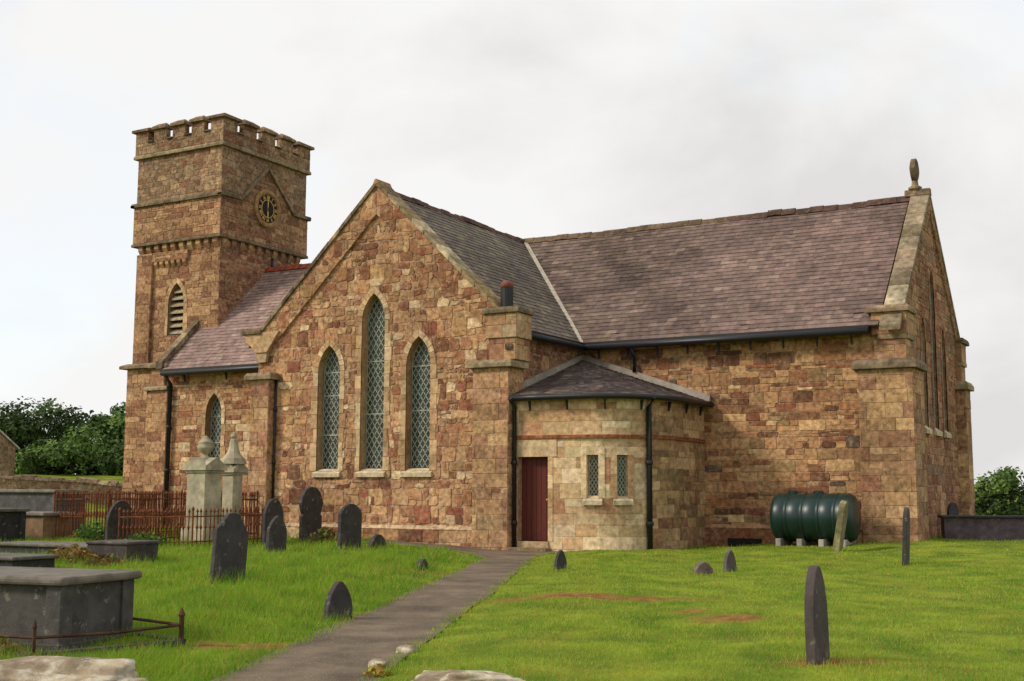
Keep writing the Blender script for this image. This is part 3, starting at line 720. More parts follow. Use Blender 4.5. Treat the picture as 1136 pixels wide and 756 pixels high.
def vestry():
    # plan line: front wall, rounded corner, east return; mapped so stones follow the curve
    A = Vector((-15.66, 27.28)); B = Vector((-13.75, 27.42)); C = Vector((-11.97, 29.7)); D = Vector((-11.98, 31.5))
    pts = [A, B]
    for i in range(1, 12):
        t = i/12; P1 = Vector((-12.02, 27.58)); pts.append(B*(1-t)**2+P1*2*t*(1-t)+C*t*t)
    pts += [C, D]; acc = [0]
    for i in range(len(pts)-1): acc.append(acc[-1]+(pts[i+1]-pts[i]).length)
    def at(u, o=0.):
        u = min(max(u, 0), acc[-1]); i = 0
        while i < len(acc)-2 and u > acc[i+1]: i += 1
        d = (pts[i+1]-pts[i]).normalized(); n = Vector((d.y, -d.x))
        # blend normals at the joints of the curve
        return pts[i]+d*(u-acc[i]), n
    def MP(u, v, o):
        p, n = at(u); return Vector((p.x+n.x*o, p.y+n.y*o, v))
    T = acc[-1]; ub = acc[1]
    door = rect(.30, 1.12, .22, 2.32); w1 = rect(2.15, 2.45, 1.3, 2.36); w2 = rect(2.90, 3.19, 1.3, 2.36)
    mb = MB(); bend = [0, ub]+acc[2:]
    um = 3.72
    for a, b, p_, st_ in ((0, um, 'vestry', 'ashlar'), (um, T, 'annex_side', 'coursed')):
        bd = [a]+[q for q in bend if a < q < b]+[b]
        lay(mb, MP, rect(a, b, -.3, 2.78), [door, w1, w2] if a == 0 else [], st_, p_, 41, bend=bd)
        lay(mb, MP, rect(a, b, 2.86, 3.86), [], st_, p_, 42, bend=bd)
    mb.build('vestry_wall', M_DRESS, church)
    sb = MB()
    for i in range(len(bend)-1):
        a, b = bend[i], bend[i+1]
        q = [MP(a+1e-4, 2.775, .0), MP(b-1e-4, 2.775, .0), MP(b-1e-4, 2.865, 0), MP(a+1e-4, 2.865, 0), MP(a+1e-4, 2.775, .06), MP(b-1e-4, 2.775, .06), MP(b-1e-4, 2.85, .06), MP(a+1e-4, 2.85, .06)]
        sb.solid(q, ((4, 5, 6, 7), (0, 1, 5, 4), (7, 6, 2, 3)), lin('86482c'))
    sb.build('string_course', M_STONE, church)
    for w in (w1, w2):
        window(MP, w, church, lat=.1, depth=.16, band=.15, name='vestry_window', palette='vestry', k=1.12, pr=.026)
    # door: surround, leaf with planks, handle, steps
    window(MP, door, church, depth=.26, band=.13, sill=False, glass=False, name='door_surround', k=1.05, pr=.022)
    l = MB(); q = [MP(u, 2.33, .03) for u in (.1, 1.4)]; c = pick(PAL['dress'], 1.1)
    v = [MP(u, z, o) for u in (.12, 1.36) for z in (2.325, 2.76) for o in (.0, .03)]
    l.solid(v, ((1, 5, 7, 3), (0, 4, 5, 1), (0, 1, 3, 2), (4, 6, 7, 5)), c); l.build('lintel', M_DRESS, church)
    dm = MB(); n = 6
    for i in range(n):
        a = .30+.82*i/n+.004; b = .30+.82*(i+1)/n-.004
        v = [MP(u, z, o) for u in (a, b) for z in (.23, 2.315) for o in (-.26, -.2)]
        dm.solid(v, ((1, 5, 7, 3), (0, 1, 3, 2), (4, 6, 7, 5), (3, 7, 6, 2), (0, 4, 5, 1)))
    dm.box(-15.5, -14.5, 27.62, 27.66, .2, 2.35)
    d = dm.build('door', M_DOOR, church)
    h = MB(); h.lathe([(.0, -.03), (.028, -.02), (.035, 0), (.028, .02), (.0, .03)], MP(1.03, 1.25, -.15), 10); h.tube([MP(1.03, 1.25, -.2), MP(1.03, 1.25, -.16)], .012, 6); h.build('handle', M_GOLD, d, smooth=True)
    st = MB(); v = [MP(u, z, o) for u in (.28, 1.14) for z in (-.2, .22) for o in (-.26, .05)]
    st.solid(v, ((1, 5, 7, 3), (0, 1, 3, 2), (4, 6, 7, 5), (3, 7, 6, 2)), lin('b9a27a')); st.build('door_step', M_DRESS, church, bevel=.01)
    st = MB(); v = [MP(u, z, o) for u in (.12, 1.22) for z in (-.2, .07) for o in (.05, .38)]
    st.solid(v, ((1, 5, 7, 3), (0, 1, 3, 2), (4, 6, 7, 5), (3, 7, 6, 2)), lin('7a6a52')); st.build('door_step', M_DRESS, church, bevel=.01)
    # fan roof running up into the corner of the two walls
    apex = Vector((-15.62, 31.46, 5.22)); ev = []
    for u in [0.0, ub*.5, ub]+acc[2:]: p, n = at(u, 0); ev.append(Vector((p.x+n.x*.24, p.y+n.y*.24, 3.86)))
    ev[0].x = -15.48; ev[-1].y = 31.46
    # smooth the eave where facet normals jump
    mb = MB()
    for i in range(len(ev)-1):
        a, b = ev[i], ev[i+1]; U = (b-a).normalized(); N = U.cross(apex-a).normalized(); V = N.cross(U)
        L = (b-a).length; ap = ((apex-a).dot(U), (apex-a).dot(V))
        slates(mb, plane(a, U, V), [(0, 0), (L, 0), ap], col_vest, .17, .24)
    mb.build('vestry_roof', M_SLATE, church)
    ge = [p+Vector((0, 0, -.06)) for p in ev]
    c = MB()
    gutter([tuple(p) for p in ge], church, .075, brackets=7)
    for p, q in ((Vector((-15.6, 27.2, 4.0)), apex+Vector((0, -.02, .05))), (Vector((-11.75, 31.44, 3.95)), apex+Vector((0, 0, .05)))):
        d = (q-p).normalized(); fl = MB(); up = Vector((0, 0, .10)); sd = Vector((.07, 0, 0)) if abs(d.y) > .5 else Vector((0, -.07, 0))
        fl.solid([p+up, q+up, q+up+sd, p+up+sd, p-up, q-up, q-up+sd*1.6, p-up+sd*1.6], ((0, 1, 2, 3), (3, 2, 6, 7), (0, 3, 7, 4), (1, 5, 6, 2)))
        fl.build('flashing', M_LEAD, church)
    p, n = at(3.72); q = p+n*.09
    pipe([(p.x+n.x*.3, p.y+n.y*.3, 3.8), (q.x, q.y, 3.55), (q.x, q.y, .02)], church, .07)
    pipe([(-15.42, 26.98, 3.8), (-15.42, 27.2, 3.6), (-15.42, 27.2, .02)], church, .05)
vestry()

def tower():
    X0, X1, Y0, Y1 = -35.05, -31.0, 32.95, 37.35          # shaft
    x0, x1, y0, y1 = -35.25, -30.85, 32.75, 37.65          # oversailing upper stage
    mb = MB(); L = lancet(-33.08, 7.15, 9.1, .78)
    lay(mb, south(Y0), rect(X0, X1, 5.9, 10.6), [L], 'coursed', 'tower', 51)
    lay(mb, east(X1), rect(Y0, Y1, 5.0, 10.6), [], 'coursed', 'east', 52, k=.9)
    lay(mb, west(X0), rect(-Y1, -Y0, 5.9, 10.6), [], 'coursed', 'tower', 53)
    lay(mb, north(Y1), rect(-X1, -X0, 5.0, 10.6), [], 'coursed', 'tower', 54)
    blockwork(mb, X0-.2, X1-.3, Y0-.2, Y1, -.3, 5.95, 'coursed', 'tower', 'SWN', 55)
    # clasping strip at the south-west corner
    blockwork(mb, X0-.03, -34.28, Y0-.13, Y0+.1, 6.1, 10.3, 'quoin', 'tower', 'SE', 56)
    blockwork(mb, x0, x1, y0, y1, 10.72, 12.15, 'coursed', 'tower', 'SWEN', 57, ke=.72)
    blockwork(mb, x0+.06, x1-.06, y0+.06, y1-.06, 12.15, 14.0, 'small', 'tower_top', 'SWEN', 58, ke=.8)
    t = mb.build('tower', M_STONE, church)
    s = MB(); cap(s, X0-.42, X1-.75, Y0-.42, Y1, 5.95, 6.15, .2); s.build('set_off', M_MOULD, t, bevel=.015)
    w = window(south(Y0), L, t, depth=.3, band=.16, sill=False, glass=False, name='belfry_opening')
    w2 = MB(); u0, u1, v0, v1 = bb(L); w2.face([(p[0], Y0+.29, p[1]) for p in L], (.01, .009, .008))
    for i in range(7):
        z = v0+.05+i*.255; hw = .38 if z < 8.4 else .38*max(.15, (9.1-z)/.75)
        w2.solid([(-33.08+sx*hw, y, zz) for sx in (-1, 1) for y, zz in ((Y0+.06, z), (Y0+.24, z+.15), (Y0+.24, z+.2), (Y0+.06, z+.05))],
                 ((0, 1, 2, 3), (7, 6, 5, 4), (0, 4, 5, 1), (1, 5, 6, 2), (2, 6, 7, 3), (3, 7, 4, 0)), lin('a89a7c'))
    w2.build('louvres', M_DRESS, t)
    for i in range(6):       # little corbels at the head of the recessed panel
        c = MB(); x = -34.2+i*.29; c.prism([(Y0+.02, 9.95), (Y0-.12, 9.95), (Y0-.12, 9.85), (Y0-.03, 9.72), (Y0+.02, 9.72)], 'x', x, x+.16, pick(PAL['tower'], .95)); c.build('corbel', M_DRESS, t)
    c = MB(); blockwork(c, -34.28, -32.5, Y0-.11, Y0+.02, 9.952, 10.3, 'coursed', 'tower', 'SE', 66); c.build('panel_head', M_STONE, t)
    n = 10
    for i in range(n):       # corbel table on the two seen faces, then the hidden ones
        for f in 'SE':
            c = MB(); col = pick(PAL['quoin'], .95 if f == 'S' else .7)  # east corbels toned down: shade put into their colour
            if f == 'S':
                x = X0+.05+(X1-X0-.3)*i/(n-1); c.prism([(Y0+.02, 10.61), (y0+.04, 10.61), (y0+.04, 10.45), (Y0-.04, 10.27), (Y0+.02, 10.27)], 'x', x, x+.21, col)
            else:
                y = Y0+.04+(Y1-Y0-.28)*i/(n-1); c.prism([(X1-.02, 10.61), (x1-.03, 10.61), (x1-.03, 10.45), (X1+.03, 10.27), (X1-.02, 10.27)], 'y', y, y+.21, col)
            c.build('corbel', M_DRESS, t)
    s = MB(); cap(s, x0-.05, x1+.05, y0-.05, y1+.05, 10.6, 10.72, .02); s.build('string_course', M_MOULD, t, bevel=.015)
    # middle string, stepping up to a little gable over the clock
    s = MB(); k = .13
    for f in ('S', 'N', 'W'):
        a = (x0-.1, x1+.1, y0-.1, y0+.1) if f == 'S' else (x0-.1, x1+.1, y1-.1, y1+.1) if f == 'N' else (x0-.1, x0+.1, y0-.1, y1+.1)
        cap(s, *a, 12.12+(.001 if f == 'W' else 0), 12.27, .03)
    yc, za = 35.2, 13.62; prof = [(y0-.1, 12.14), (yc-1.45, 12.14), (yc-.12, za-.12), (yc, za), (yc+.12, za-.12), (yc+1.55, 12.14), (y1+.1, 12.14)]
    for i in range(len(prof)-1):
        a, b = prof[i], prof[i+1]; s.prism([a, b, (b[0], b[1]+k), (a[0], a[1]+k)], 'x', x1-.1, x1+.11, pick(PAL['mould'], .8))
    s.build('string_course', M_MOULD, t)
    # gable field below it, level with the lower stage
    g = MB(); lay(g, east(x1-.004), [(yc-1.4, 12.15), (yc+1.5, 12.15), (yc, za)], [], 'coursed', 'tower', 59, k=.75); g.build('clock_gable', M_STONE, t)  # same east-side shade carried in the stone tone
    # parapet
    s = MB(); cap(s, x0-.08, x1+.08, y0-.08, y1+.08, 14.0, 14.16, .04); s.build('string_course', M_MOULD, t, bevel=.012)
    p = MB(); q0, q1, r0, r1 = x0-.03, x1+.03, y0-.03, y1+.03; T = .21
    zb = 14.60
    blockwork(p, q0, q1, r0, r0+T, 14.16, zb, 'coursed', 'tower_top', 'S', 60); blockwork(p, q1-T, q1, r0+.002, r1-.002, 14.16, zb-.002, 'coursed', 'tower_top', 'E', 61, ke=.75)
    blockwork(p, q0, q1, r1-T, r1, 14.16, zb-.001, 'coursed', 'tower_top', 'N', 62); blockwork(p, q0, q0+T, r0+.003, r1-.003, 14.16, zb-.003, 'coursed', 'tower_top', 'W', 63)
    par = p.build('parapet', M_STONE, church)
    def spans(a, b, n): # merlon, gap ... merlon
        g = .32; m = ((b-a)-g*(n-1))/n; return [(a+i*(m+g), a+i*(m+g)+m) for i in range(n)]
    def merlon(a, b, c, d, corner=False, kk=1.):
        m = MB(); zt = 15.04
        blockwork(m, a, b, c, d, zb, zt, 'small', 'tower_top', 'SE', 64, k=kk, ke=.8*kk)
        e = .12; dark = tuple(x*.6 for x in pick(PAL['mould']))
        mx, my = (a+b)/2, (c+d)/2; lx = (b-a) > (d-c)*1.15; ly = (d-c) > (b-a)*1.15
        A, B, Cc, D = (a-e, b+e, c-e, d+e) if corner else (a-.04, b+.04, c-e, d+e) if lx else (a-e, b+e, c-.04, d+.04)
        if corner: tops = [(mx-.05, my-.05), (mx+.05, my-.05), (mx+.05, my+.05), (mx-.05, my+.05)]; zz = 15.38
        elif lx: tops = [(a+.12, my-.03), (b-.12, my-.03), (b-.12, my+.03), (a+.12, my+.03)]; zz = 15.33
        else: tops = [(mx-.03, c+.12), (mx+.03, c+.12), (mx+.03, d-.12), (mx-.03, d-.12)]; zz = 15.33
        v = [(A, Cc, zt), (B, Cc, zt), (B, D, zt), (A, D, zt), (A, Cc, zt+.1), (B, Cc, zt+.1), (B, D, zt+.1), (A, D, zt+.1)]+[(x, y, zz-.05) for x, y in tops]
        m.solid(v, F, dark); m.build('merlon', M_STONE, par)
    F = ((0, 3, 2, 1), (0, 1, 5, 4), (1, 2, 6, 5), (2, 3, 7, 6), (3, 0, 4, 7), (4, 5, 9, 8), (5, 6, 10, 9), (6, 7, 11, 10), (7, 4, 8, 11), (8, 9, 10, 11))
    sx = spans(q0, q1, 5); sy = spans(r0, r1, 5)
    for i, (a, b) in enumerate(sx):
        if 0 < i < 4:
            for c in (r0, r1-T): merlon(a, b, c, c+T)
    for i, (a, b) in enumerate(sy):
        if 0 < i < 4:
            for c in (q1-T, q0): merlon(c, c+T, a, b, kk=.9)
    mx = sx[0][1]-sx[0][0]; my = sy[0][1]-sy[0][0]
    for a, b in ((q0, q0+mx), (q1-mx, q1)):
        for c, d in ((r0, r0+my), (r1-my, r1)): merlon(a, b, c, d, True)
    for i in range(4):
        for c in (r0, r1-T): em = MB(); em.prism([(c-.08, zb+.001), (c-.08, zb+.05), (c+T*.5, zb+.09), (c+T+.05, zb+.05), (c+T+.05, zb+.001)], 'x', sx[i][1]+.004, sx[i+1][0]-.004, tuple(x*.6 for x in pick(PAL['mould']))); em.build('embrasure_sill', M_MOULD, par)
        for c in (q1-T, q0): em = MB(); em.prism([(c-.05, zb+.001), (c-.05, zb+.05), (c+T*.5, zb+.09), (c+T+.08, zb+.05), (c+T+.08, zb+.001)], 'y', sy[i][1]+.004, sy[i+1][0]-.004, tuple(x*.6 for x in pick(PAL['mould']))); em.build('embrasure_sill', M_MOULD, par)
    d = MB(); d.box(q0+T, q1-T, r0+T, r1-T, 14.1, 14.2, (.05, .05, .05)); d.build('tower_deck', M_MOULD, church)
    # clock
    cz, cy = 12.1, 35.2; MX = Matrix.Translation((x1+.02, cy, cz)) @ Matrix.Rotation(PI/2, 4, 'Y')
    def ringm(prof, n=36, col=(1, 1, 1)):
        r = MB(); r.lathe(prof, (0, 0, 0), n, col, MX); return r
    c = ringm([(.74, -.02), (.74, .07), (.68, .10), (.60, .10), (.54, .05), (.54, .0)], col=lin('8c6e45')).build('clock', M_DRESS, church)
    ringm([(.54, .0), (.54, .052), (0, .052)], col=(.02, .018, .015)).build('dial', M_DARK, c)
    nm = MB()
    def stroke(r0_, r1_, off, th, w=.018):
        ca, sa = math.cos(th), math.sin(th); P = lambda r, o: Vector((x1+.09, cy+r*sa+o*ca, cz+r*ca-o*sa))
        a, b, c_, d_ = P(r0_, off[0]-w), P(r0_, off[0]+w), P(r1_, off[1]+w), P(r1_, off[1]-w)
        dx = Vector((-.014, 0, 0)); nm.solid([a, b, c_, d_, a+dx, b+dx, c_+dx, d_+dx], ((0, 1, 2, 3), (0, 4, 5, 1), (1, 5, 6, 2), (2, 6, 7, 3), (3, 7, 4, 0)))
    GL = {1: 'I', 2: 'II', 3: 'III', 4: 'IIII', 5: 'V', 6: 'VI', 7: 'VII', 8: 'VIII', 9: 'IX', 10: 'X', 11: 'XI', 12: 'XII'}
    for h, txt in GL.items():
        th = h*PI/6; wd = {'I': .045, 'V': .085, 'X': .085}; tot = sum(wd[q] for q in txt); o = -tot/2
        for q in txt:
            m_ = o+wd[q]/2; o += wd[q]
            if q == 'I': stroke(.38, .51, (m_, m_), th, .011)
            elif q == 'V': stroke(.38, .51, (m_, m_-.03), th, .011); stroke(.38, .51, (m_, m_+.03), th, .009)
            else: stroke(.38, .51, (m_-.03, m_+.03), th, .011); stroke(.38, .51, (m_+.03, m_-.03), th, .009)
    nm.build('numerals', M_GOLD, c)
    nm = MB(); stroke(-.1, .46, (0, 0), 0, .022); nm.build('minute_hand', M_GOLD, c)
    nm = MB(); stroke(-.06, .32, (0, 0), PI, .03); nm.build('hour_hand', M_GOLD, c)
    ringm([(.355, .05), (.355, .062), (.33, .062), (.33, .05)]).build('minute_track', M_GOLD, c)
    # dark pipe at the foot of the east face
    pipe([(X1+.06, 35.75, 10.3), (X1+.06, 35.75, 9.75)], church, .05)
tower()

# ------------------------------------------------------------------ graves
SLATE = lin('403b39', 1.0)
def headstone(x, y, w, h, t, top, label, rot=0, tilt=(0, 0), col=SLATE, cat='headstone', name='headstone', m=None, bury=.25):
    # slab in its own y-z plane facing +x; top: profile name
    hw = w/2; P = [(-hw, -bury)]
    if top == 'point':    # soft pointed arch
        sh = h-w*.62
        L = [(-hw, sh)]+[(-hw*math.cos(a)**1.0*(1-.0), sh+(h-sh)*math.sin(a)**1.15) for a in [PI/2*i/6 for i in range(1, 6)]]
        P += L+[(0, h)]+[(-a, b) for a, b in L[::-1]]
    elif top == 'cambered':
        sh = h-w*.28; L = [(-hw, sh), (-hw*.86, sh+(h-sh)*.42), (-hw*.55, sh+(h-sh)*.75), (-hw*.2, h*.995)]
        P += L+[(0, h)]+[(-a, b) for a, b in L[::-1]]
    elif top == 'shouldered':  # disc head on narrow shoulders
        r = hw*.98; cz = h-r; L = [(-hw*.92, cz-r*.95), (-hw*.92, cz-r*.72), (-hw*.80, cz-r*.62)]
        L += [(-r*math.cos(a), cz+r*math.sin(a)) for a in [-.62+(.62+PI/2)*i/8 for i in range(8)]]
        P = [(-hw*.92, -bury)]+L+[(0, h)]+[(-a, b) for a, b in L[::-1]]+[(hw*.92, -bury)]; P = P[:-1]
    elif top == 'gabled':  # clipped corners
        L = [(-hw, h-w*.42), (-hw*.86, h-w*.36), (-hw*.34, h-.03)]; P += L+[(0, h)]+[(-a, b) for a, b in L[::-1]]
    elif top == 'ogive':
        L = [(-hw, h*.22), (-hw*.9, h*.46), (-hw*.68, h*.69), (-hw*.36, h*.89), (-hw*.15, h*.975)]; P += L+[(0, h)]+[(-a, b) for a, b in L[::-1]]
    elif top == 'taper':
        L = [(-hw, h*.42), (-hw*.95, h*.58), (-hw*.84, h*.71), (-hw*.66, h*.83), (-hw*.43, h*.925), (-hw*.2, h*.98)]; P += L+[(0, h)]+[(-a, b) for a, b in L[::-1]]
    elif top == 'ogee':
        L = [(-hw, h-w*.55), (-hw*.93, h-w*.42), (-hw*.75, h-w*.27), (-hw*.5, h-w*.14), (-hw*.22, h-w*.045)]; P += L+[(0, h)]+[(-a, b) for a, b in L[::-1]]
    else:                  # broken stump
        P += [(-hw*.95, h*.35), (-hw*.6, h*.72), (-hw*.1, h), (hw*.35, h*.86), (hw*.8, h*.4)]
    P.append((P[0][0]*-1, -bury))
    mb = MB(); mb.prism(P, 'x', -t/2, t/2, col); o = mb.build(name, m or M_GRAVE, bevel=min(.012, t*.2))
    o.location = (x, y, gz(x, y)); o.rotation_euler = (tilt[0], tilt[1], rot)
    return tag(o, label, cat, 'slate gravestones in the churchyard' if cat == 'headstone' else None)
headstone(-24.35, 22.6, .95, 1.06, .09, 'point', 'dark slate headstone with a soft pointed top before the rusty railings', rot=.05)
headstone(-13.05, 14.25, .68, 1.06, .08, 'gabled', 'tall slate headstone leaning to the right, alone in the grass left of the path', rot=-.03, tilt=(-.14, -.05))
headstone(-17.6, 20.7, .66, .78, .08, 'ogee', 'lower slate headstone standing in front of another beside the railing end', rot=.1, tilt=(-.05, 0))
headstone(-19.75, 23.1, .72, 1.15, .09, 'point', 'round topped dark headstone half hidden behind a lower one beside the railing end', rot=.05)
headstone(-20.5, 25.45, .9, 1.42, .1, 'shouldered', 'tallest dark headstone with a round head on shoulders against the church wall', rot=.02)
headstone(-17.2, 22.75, .84, 1.05, .09, 'cambered', 'wide dark headstone with a low arched top under the middle lancet window', rot=.05, tilt=(-.02, 0))
headstone(-17.1, 23.7, .75, .33, .1, 'point', 'low half round dark stone just right of the wide arched headstone', rot=.05)
headstone(-12.9, 19.3, .3, .2, .12, 'stump', 'tiny dark stone stump in the grass left of the path end', col=lin('45403a'))
headstone(-9.33, 12.15, .44, .44, .08, 'ogive', 'small dark pointed stone at the left edge of the path', rot=-.1, bury=.3)
headstone(-10.75, 20.72, .28, .36, .07, 'ogive', 'tiny dark pointed marker in the lawn in front of the vestry wall', rot=-.3)
headstone(-7.9, 20.65, .36, .22, .2, 'stump', 'low broken grey stump in the lawn, wider than the marker beside it', rot=-.9, col=lin('6a5c55'))
headstone(-7.74, 21.55, .28, .38, .08, 'ogive', 'small grey pointed marker right of the low broken stump', rot=-.4, col=lin('5b5350'))
headstone(-3.15, 11.0, .42, .84, .09, 'taper', 'tall narrow slate slab seen edge on in the foreground lawn', rot=-.02, tilt=(.0, -.02), col=lin('4d4340'))
headstone(-7.6, 28.3, .5, 1.15, .14, 'cambered', 'pale lichen covered slab leaning right in front of the oil tank', rot=.08, tilt=(.0, .17), col=lin('8f8660'), m=M_MOULD)
headstone(-5.3, 24.6, .5, 1.1, .08, 'point', 'thin dark slab seen edge on near the church corner', rot=.08, tilt=(0, .05))
headstone(-6.3, 35.3, .42, .95, .08, 'point', 'small dark headstone beside the east wall behind the long chest tomb', rot=-.5)
bpy.data.objects['headstone'].name = 'headstone'

def chest_tomb(loc, L, W, H, rot, label, top=.1, over=.1, col=SLATE, topcol=None, kind='chest_tomb', pil=True):
    z = gz(*loc); t = thing(kind, label, 'tomb', (loc[0], loc[1], z)); M = Matrix.Translation((loc[0], loc[1], z)) @ Matrix.Rotation(rot, 4, 'Z')
    b = MB(); b.box(-L/2, L/2, -W/2, W/2, -.25, H-top, col, M)
    b.build('chest', M_GRAVE, t)
    if pil:
        for sx in (-1, 1):
            for sy in (-1, 1):
                p = MB(); p.box(min(sx*(L/2+.03), sx*(L/2-.15)), max(sx*(L/2+.03), sx*(L/2-.15)), min(sy*(W/2+.03), sy*(W/2-.15)), max(sy*(W/2+.03), sy*(W/2-.15)), -.25, H-top-.002, tuple(c*1.12 for c in col), M); p.build('pilaster', M_GRAVE, t, bevel=.008)
        p = MB(); p.box(-L/2-.05, L/2+.05, -W/2-.05, W/2+.05, -.25, .06, tuple(c*.9 for c in col), M); p.build('plinth', M_GRAVE, t, bevel=.01)
    s = MB(); s.box(-L/2-over, L/2+over, -W/2-over, W/2+over, H-top, H, topcol or tuple(c*1.5 for c in col), M); s.build('top_slab', M_GRAVE, t, bevel=min(.03, top*.35))
    return t
chest_tomb((-10.9, 8.72), 2.1, 1.05, .70, math.radians(9), 'large slate chest tomb with moulded top in the left foreground', top=.085, over=.09, col=lin('4c4742'), topcol=lin('6d6459'))
chest_tomb((-5.35, 34.1), 2.0, .75, .62, math.radians(17), 'long low slate chest tomb by the church east wall', top=.06, over=.07, col=lin('5b4f52'), topcol=lin('3a3637'), pil=False)
chest_tomb((-18.0, 16.8), .95, .85, .42, math.radians(5), 'low dark stone box tomb with rusty ferns beside it', top=.06, over=.03, col=lin('423a36'), pil=False)
chest_tomb((-21.3, 18.1), 2.6, .9, .26, math.radians(3), 'long flat grave slab on a low base behind the large chest tomb', top=.07, over=.06, col=lin('3f3b38'), topcol=lin('6a6258'), pil=False)
chest_tomb((-18.35, 14.1), 2.2, .9, .27, math.radians(4), 'flat dark ledger slab at the left edge just above the large chest tomb', top=.06, over=.06, col=lin('302e2c'), topcol=lin('5f5a50'), pil=False)
chest_tomb((-27.9, 21.2), 2.0, 1.0, .85, math.radians(3), 'dark chest tomb at the far left edge in front of the brown sided one', top=.09, over=.1, col=lin('2f2c2b'), topcol=lin('625d55'))
chest_tomb((-28.2, 23.0), 2.0, 1.0, .72, math.radians(3), 'chest tomb with a brown stone side just left of the rusty railings', top=.1, over=.08, col=lin('86694c'), topcol=lin('7a7066'), pil=False)
chest_tomb((-31.8, 26.2), 2.6, 1.1, 1.35, math.radians(3), 'tall grey chest tomb farthest back at the left edge', top=.1, over=.1, col=lin('514e4e'), topcol=lin('79726a'))

def pedestal(loc, label, s=.72, top='urn'):
    x, y = loc; z = gz(x, y); t = thing('pedestal_monument', label, 'monument', (x, y, z)); c = lin('b5aa8d'); h = s/2
    b = MB(); b.box(x-h-.08, x+h+.08, y-h-.08, y+h+.08, z-.2, z+.35, tuple(k*.9 for k in c)); b.build('base', M_PALE, t, bevel=.02)
    b = MB(); b.prism([(-h, -h), (h, -h), (h, h), (-h, h)], 'z', z+.35, z+1.72, c, Matrix.Translation((x, y, 0))); b.build('shaft', M_PALE, t, bevel=.012)
    k = MB()
    for a, z0, z1 in ((.04, 1.72, 1.78), (.09, 1.78, 1.88)): k.box(x-h-a, x+h+a, y-h-a, y+h+a, z+z0, z+z1, c)
    e = h+.09; k.prism([(-e, z+1.88), (e, z+1.88), (0, z+2.1)], 'y', y-e, y+e, c, Matrix.Translation((x, 0, 0))); k.prism([(-e, z+1.88), (e, z+1.88), (0, z+2.099)], 'x', x-e, x+e, c, Matrix.Translation((0, y, 0)))
    k.build('cornice', M_PALE, t)
    if top == 'urn':
        u = MB(); u.lathe([(.15, 2.0), (.15, 2.12), (.07, 2.18), (.06, 2.24), (.12, 2.3), (.2, 2.42), (.21, 2.5), (.17, 2.58), (.19, 2.62), (.19, 2.66), (.12, 2.72), (.07, 2.8), (.03, 2.86), (0, 2.88)], (x, y, z-.0), 18, tuple(k_*.85 for k_ in c)); u.v = [(a_, b_, z+2.0+(c_-z-2.0)*.74) for a_, b_, c_ in u.v]; u.build('urn', M_PALE, t, smooth=True)
    else:
        u = MB(); q = .3
        u.lathe([(.36, 2.0), (.3, 2.14), (.19, 2.26), (.13, 2.4), (.10, 2.62), (.06, 2.66), (.09, 2.72), (.06, 2.8), (0, 2.84)], (x, y, z), 8, c); u.build('spire', M_PALE, t)
    return t
pedestal((-22.0, 23.1), 'pale stone pedestal monument with a carved urn on its gabled cap', .60, 'urn')
pedestal((-22.35, 24.5), 'pale grey pedestal monument with a small pointed spire behind the urn pedestal', .36, 'spire')

def railing(name, x0, x1, y0, y1, h, label, step=.16, sides='SEWN', spike=True, mid=True, wob=.0, mesh_fill=False):
    cx, cy = (x0+x1)/2, (y0+y1)/2; t = thing(name, label, 'railing', (cx, cy, gz(cx, cy)), 'rusty grave railings')
    cor = {'S': ((x0, y0), (x1, y0)), 'E': ((x1, y0), (x1, y1)), 'N': ((x1, y1), (x0, y1)), 'W': ((x0, y1), (x0, y0))}
    for px, py in ((x0, y0), (x1, y0), (x1, y1), (x0, y1)):
        p = MB(); z = gz(px, py); p.tube([(px, py, z-.15), (px, py, z+h+.05)], .022, 6); p.lathe([(.0, h+.02), (.035, h+.06), (.035, h+.09), (.0, h+.15)], (px, py, z), 8); p.build('post', M_RUST, t)
    nb = 0; bar = None
    for s in sides:
        (ax, ay), (bx, by) = cor[s]; L = math.dist((ax, ay), (bx, by)); zA, zB = gz(ax, ay), gz(bx, by)
        for zz in (.12, h*.52, h-.12) if mid else (.12, h-.1):
            r = MB(); r.tube([(ax, ay, zA+zz), (bx, by, zB+zz)], .017, 6); r.build('rail', M_RUST, t)
        n = int(L/step)
        for i in range(1, n):
            if R.random() < .05: continue
            px, py = ax+(bx-ax)*i/n, ay+(by-ay)*i/n; z = zA+(zB-zA)*i/n
            if bar is None:
                m = MB(); o0 = Vector(t['_o'])
                m.tube([(o0.x, o0.y, o0.z), (o0.x, o0.y, o0.z+h)], .015, 5)
                m.lathe([(.015, h-.01), (.034, h+.02), (.0, h+.1)], (o0.x, o0.y, o0.z), 6)
                m.lathe([(.015, h*.50), (.036, h*.56), (.015, h*.62)], (o0.x, o0.y, o0.z), 6)
                bar = m.build('bar', M_RUST, t); b = bar
            else: b = bar.copy(); COL.objects.link(b); b.parent = t
            b.location = (px-t.location.x, py-t.location.y, z-t.location.z)
            b.rotation_euler = (R.uniform(-.03, .03), R.uniform(-.03, .03), 0); nb += 1
    return t
railing('grave_railing', -27.3, -25.25, 23.0, 24.9, 1.2, 'rusty iron railing square beside the brown sided chest tomb', .1)
railing('grave_railing', -26.5, -23.6, 25.1, 26.9, 1.18, 'tall dark rusty railings between the pointed headstone and the urn pedestal', .1)
railing('grave_railing', -23.2, -20.8, 21.5, 24.6, .80, 'low rusty railing enclosing the two pale pedestal monuments', .14, mid=False)
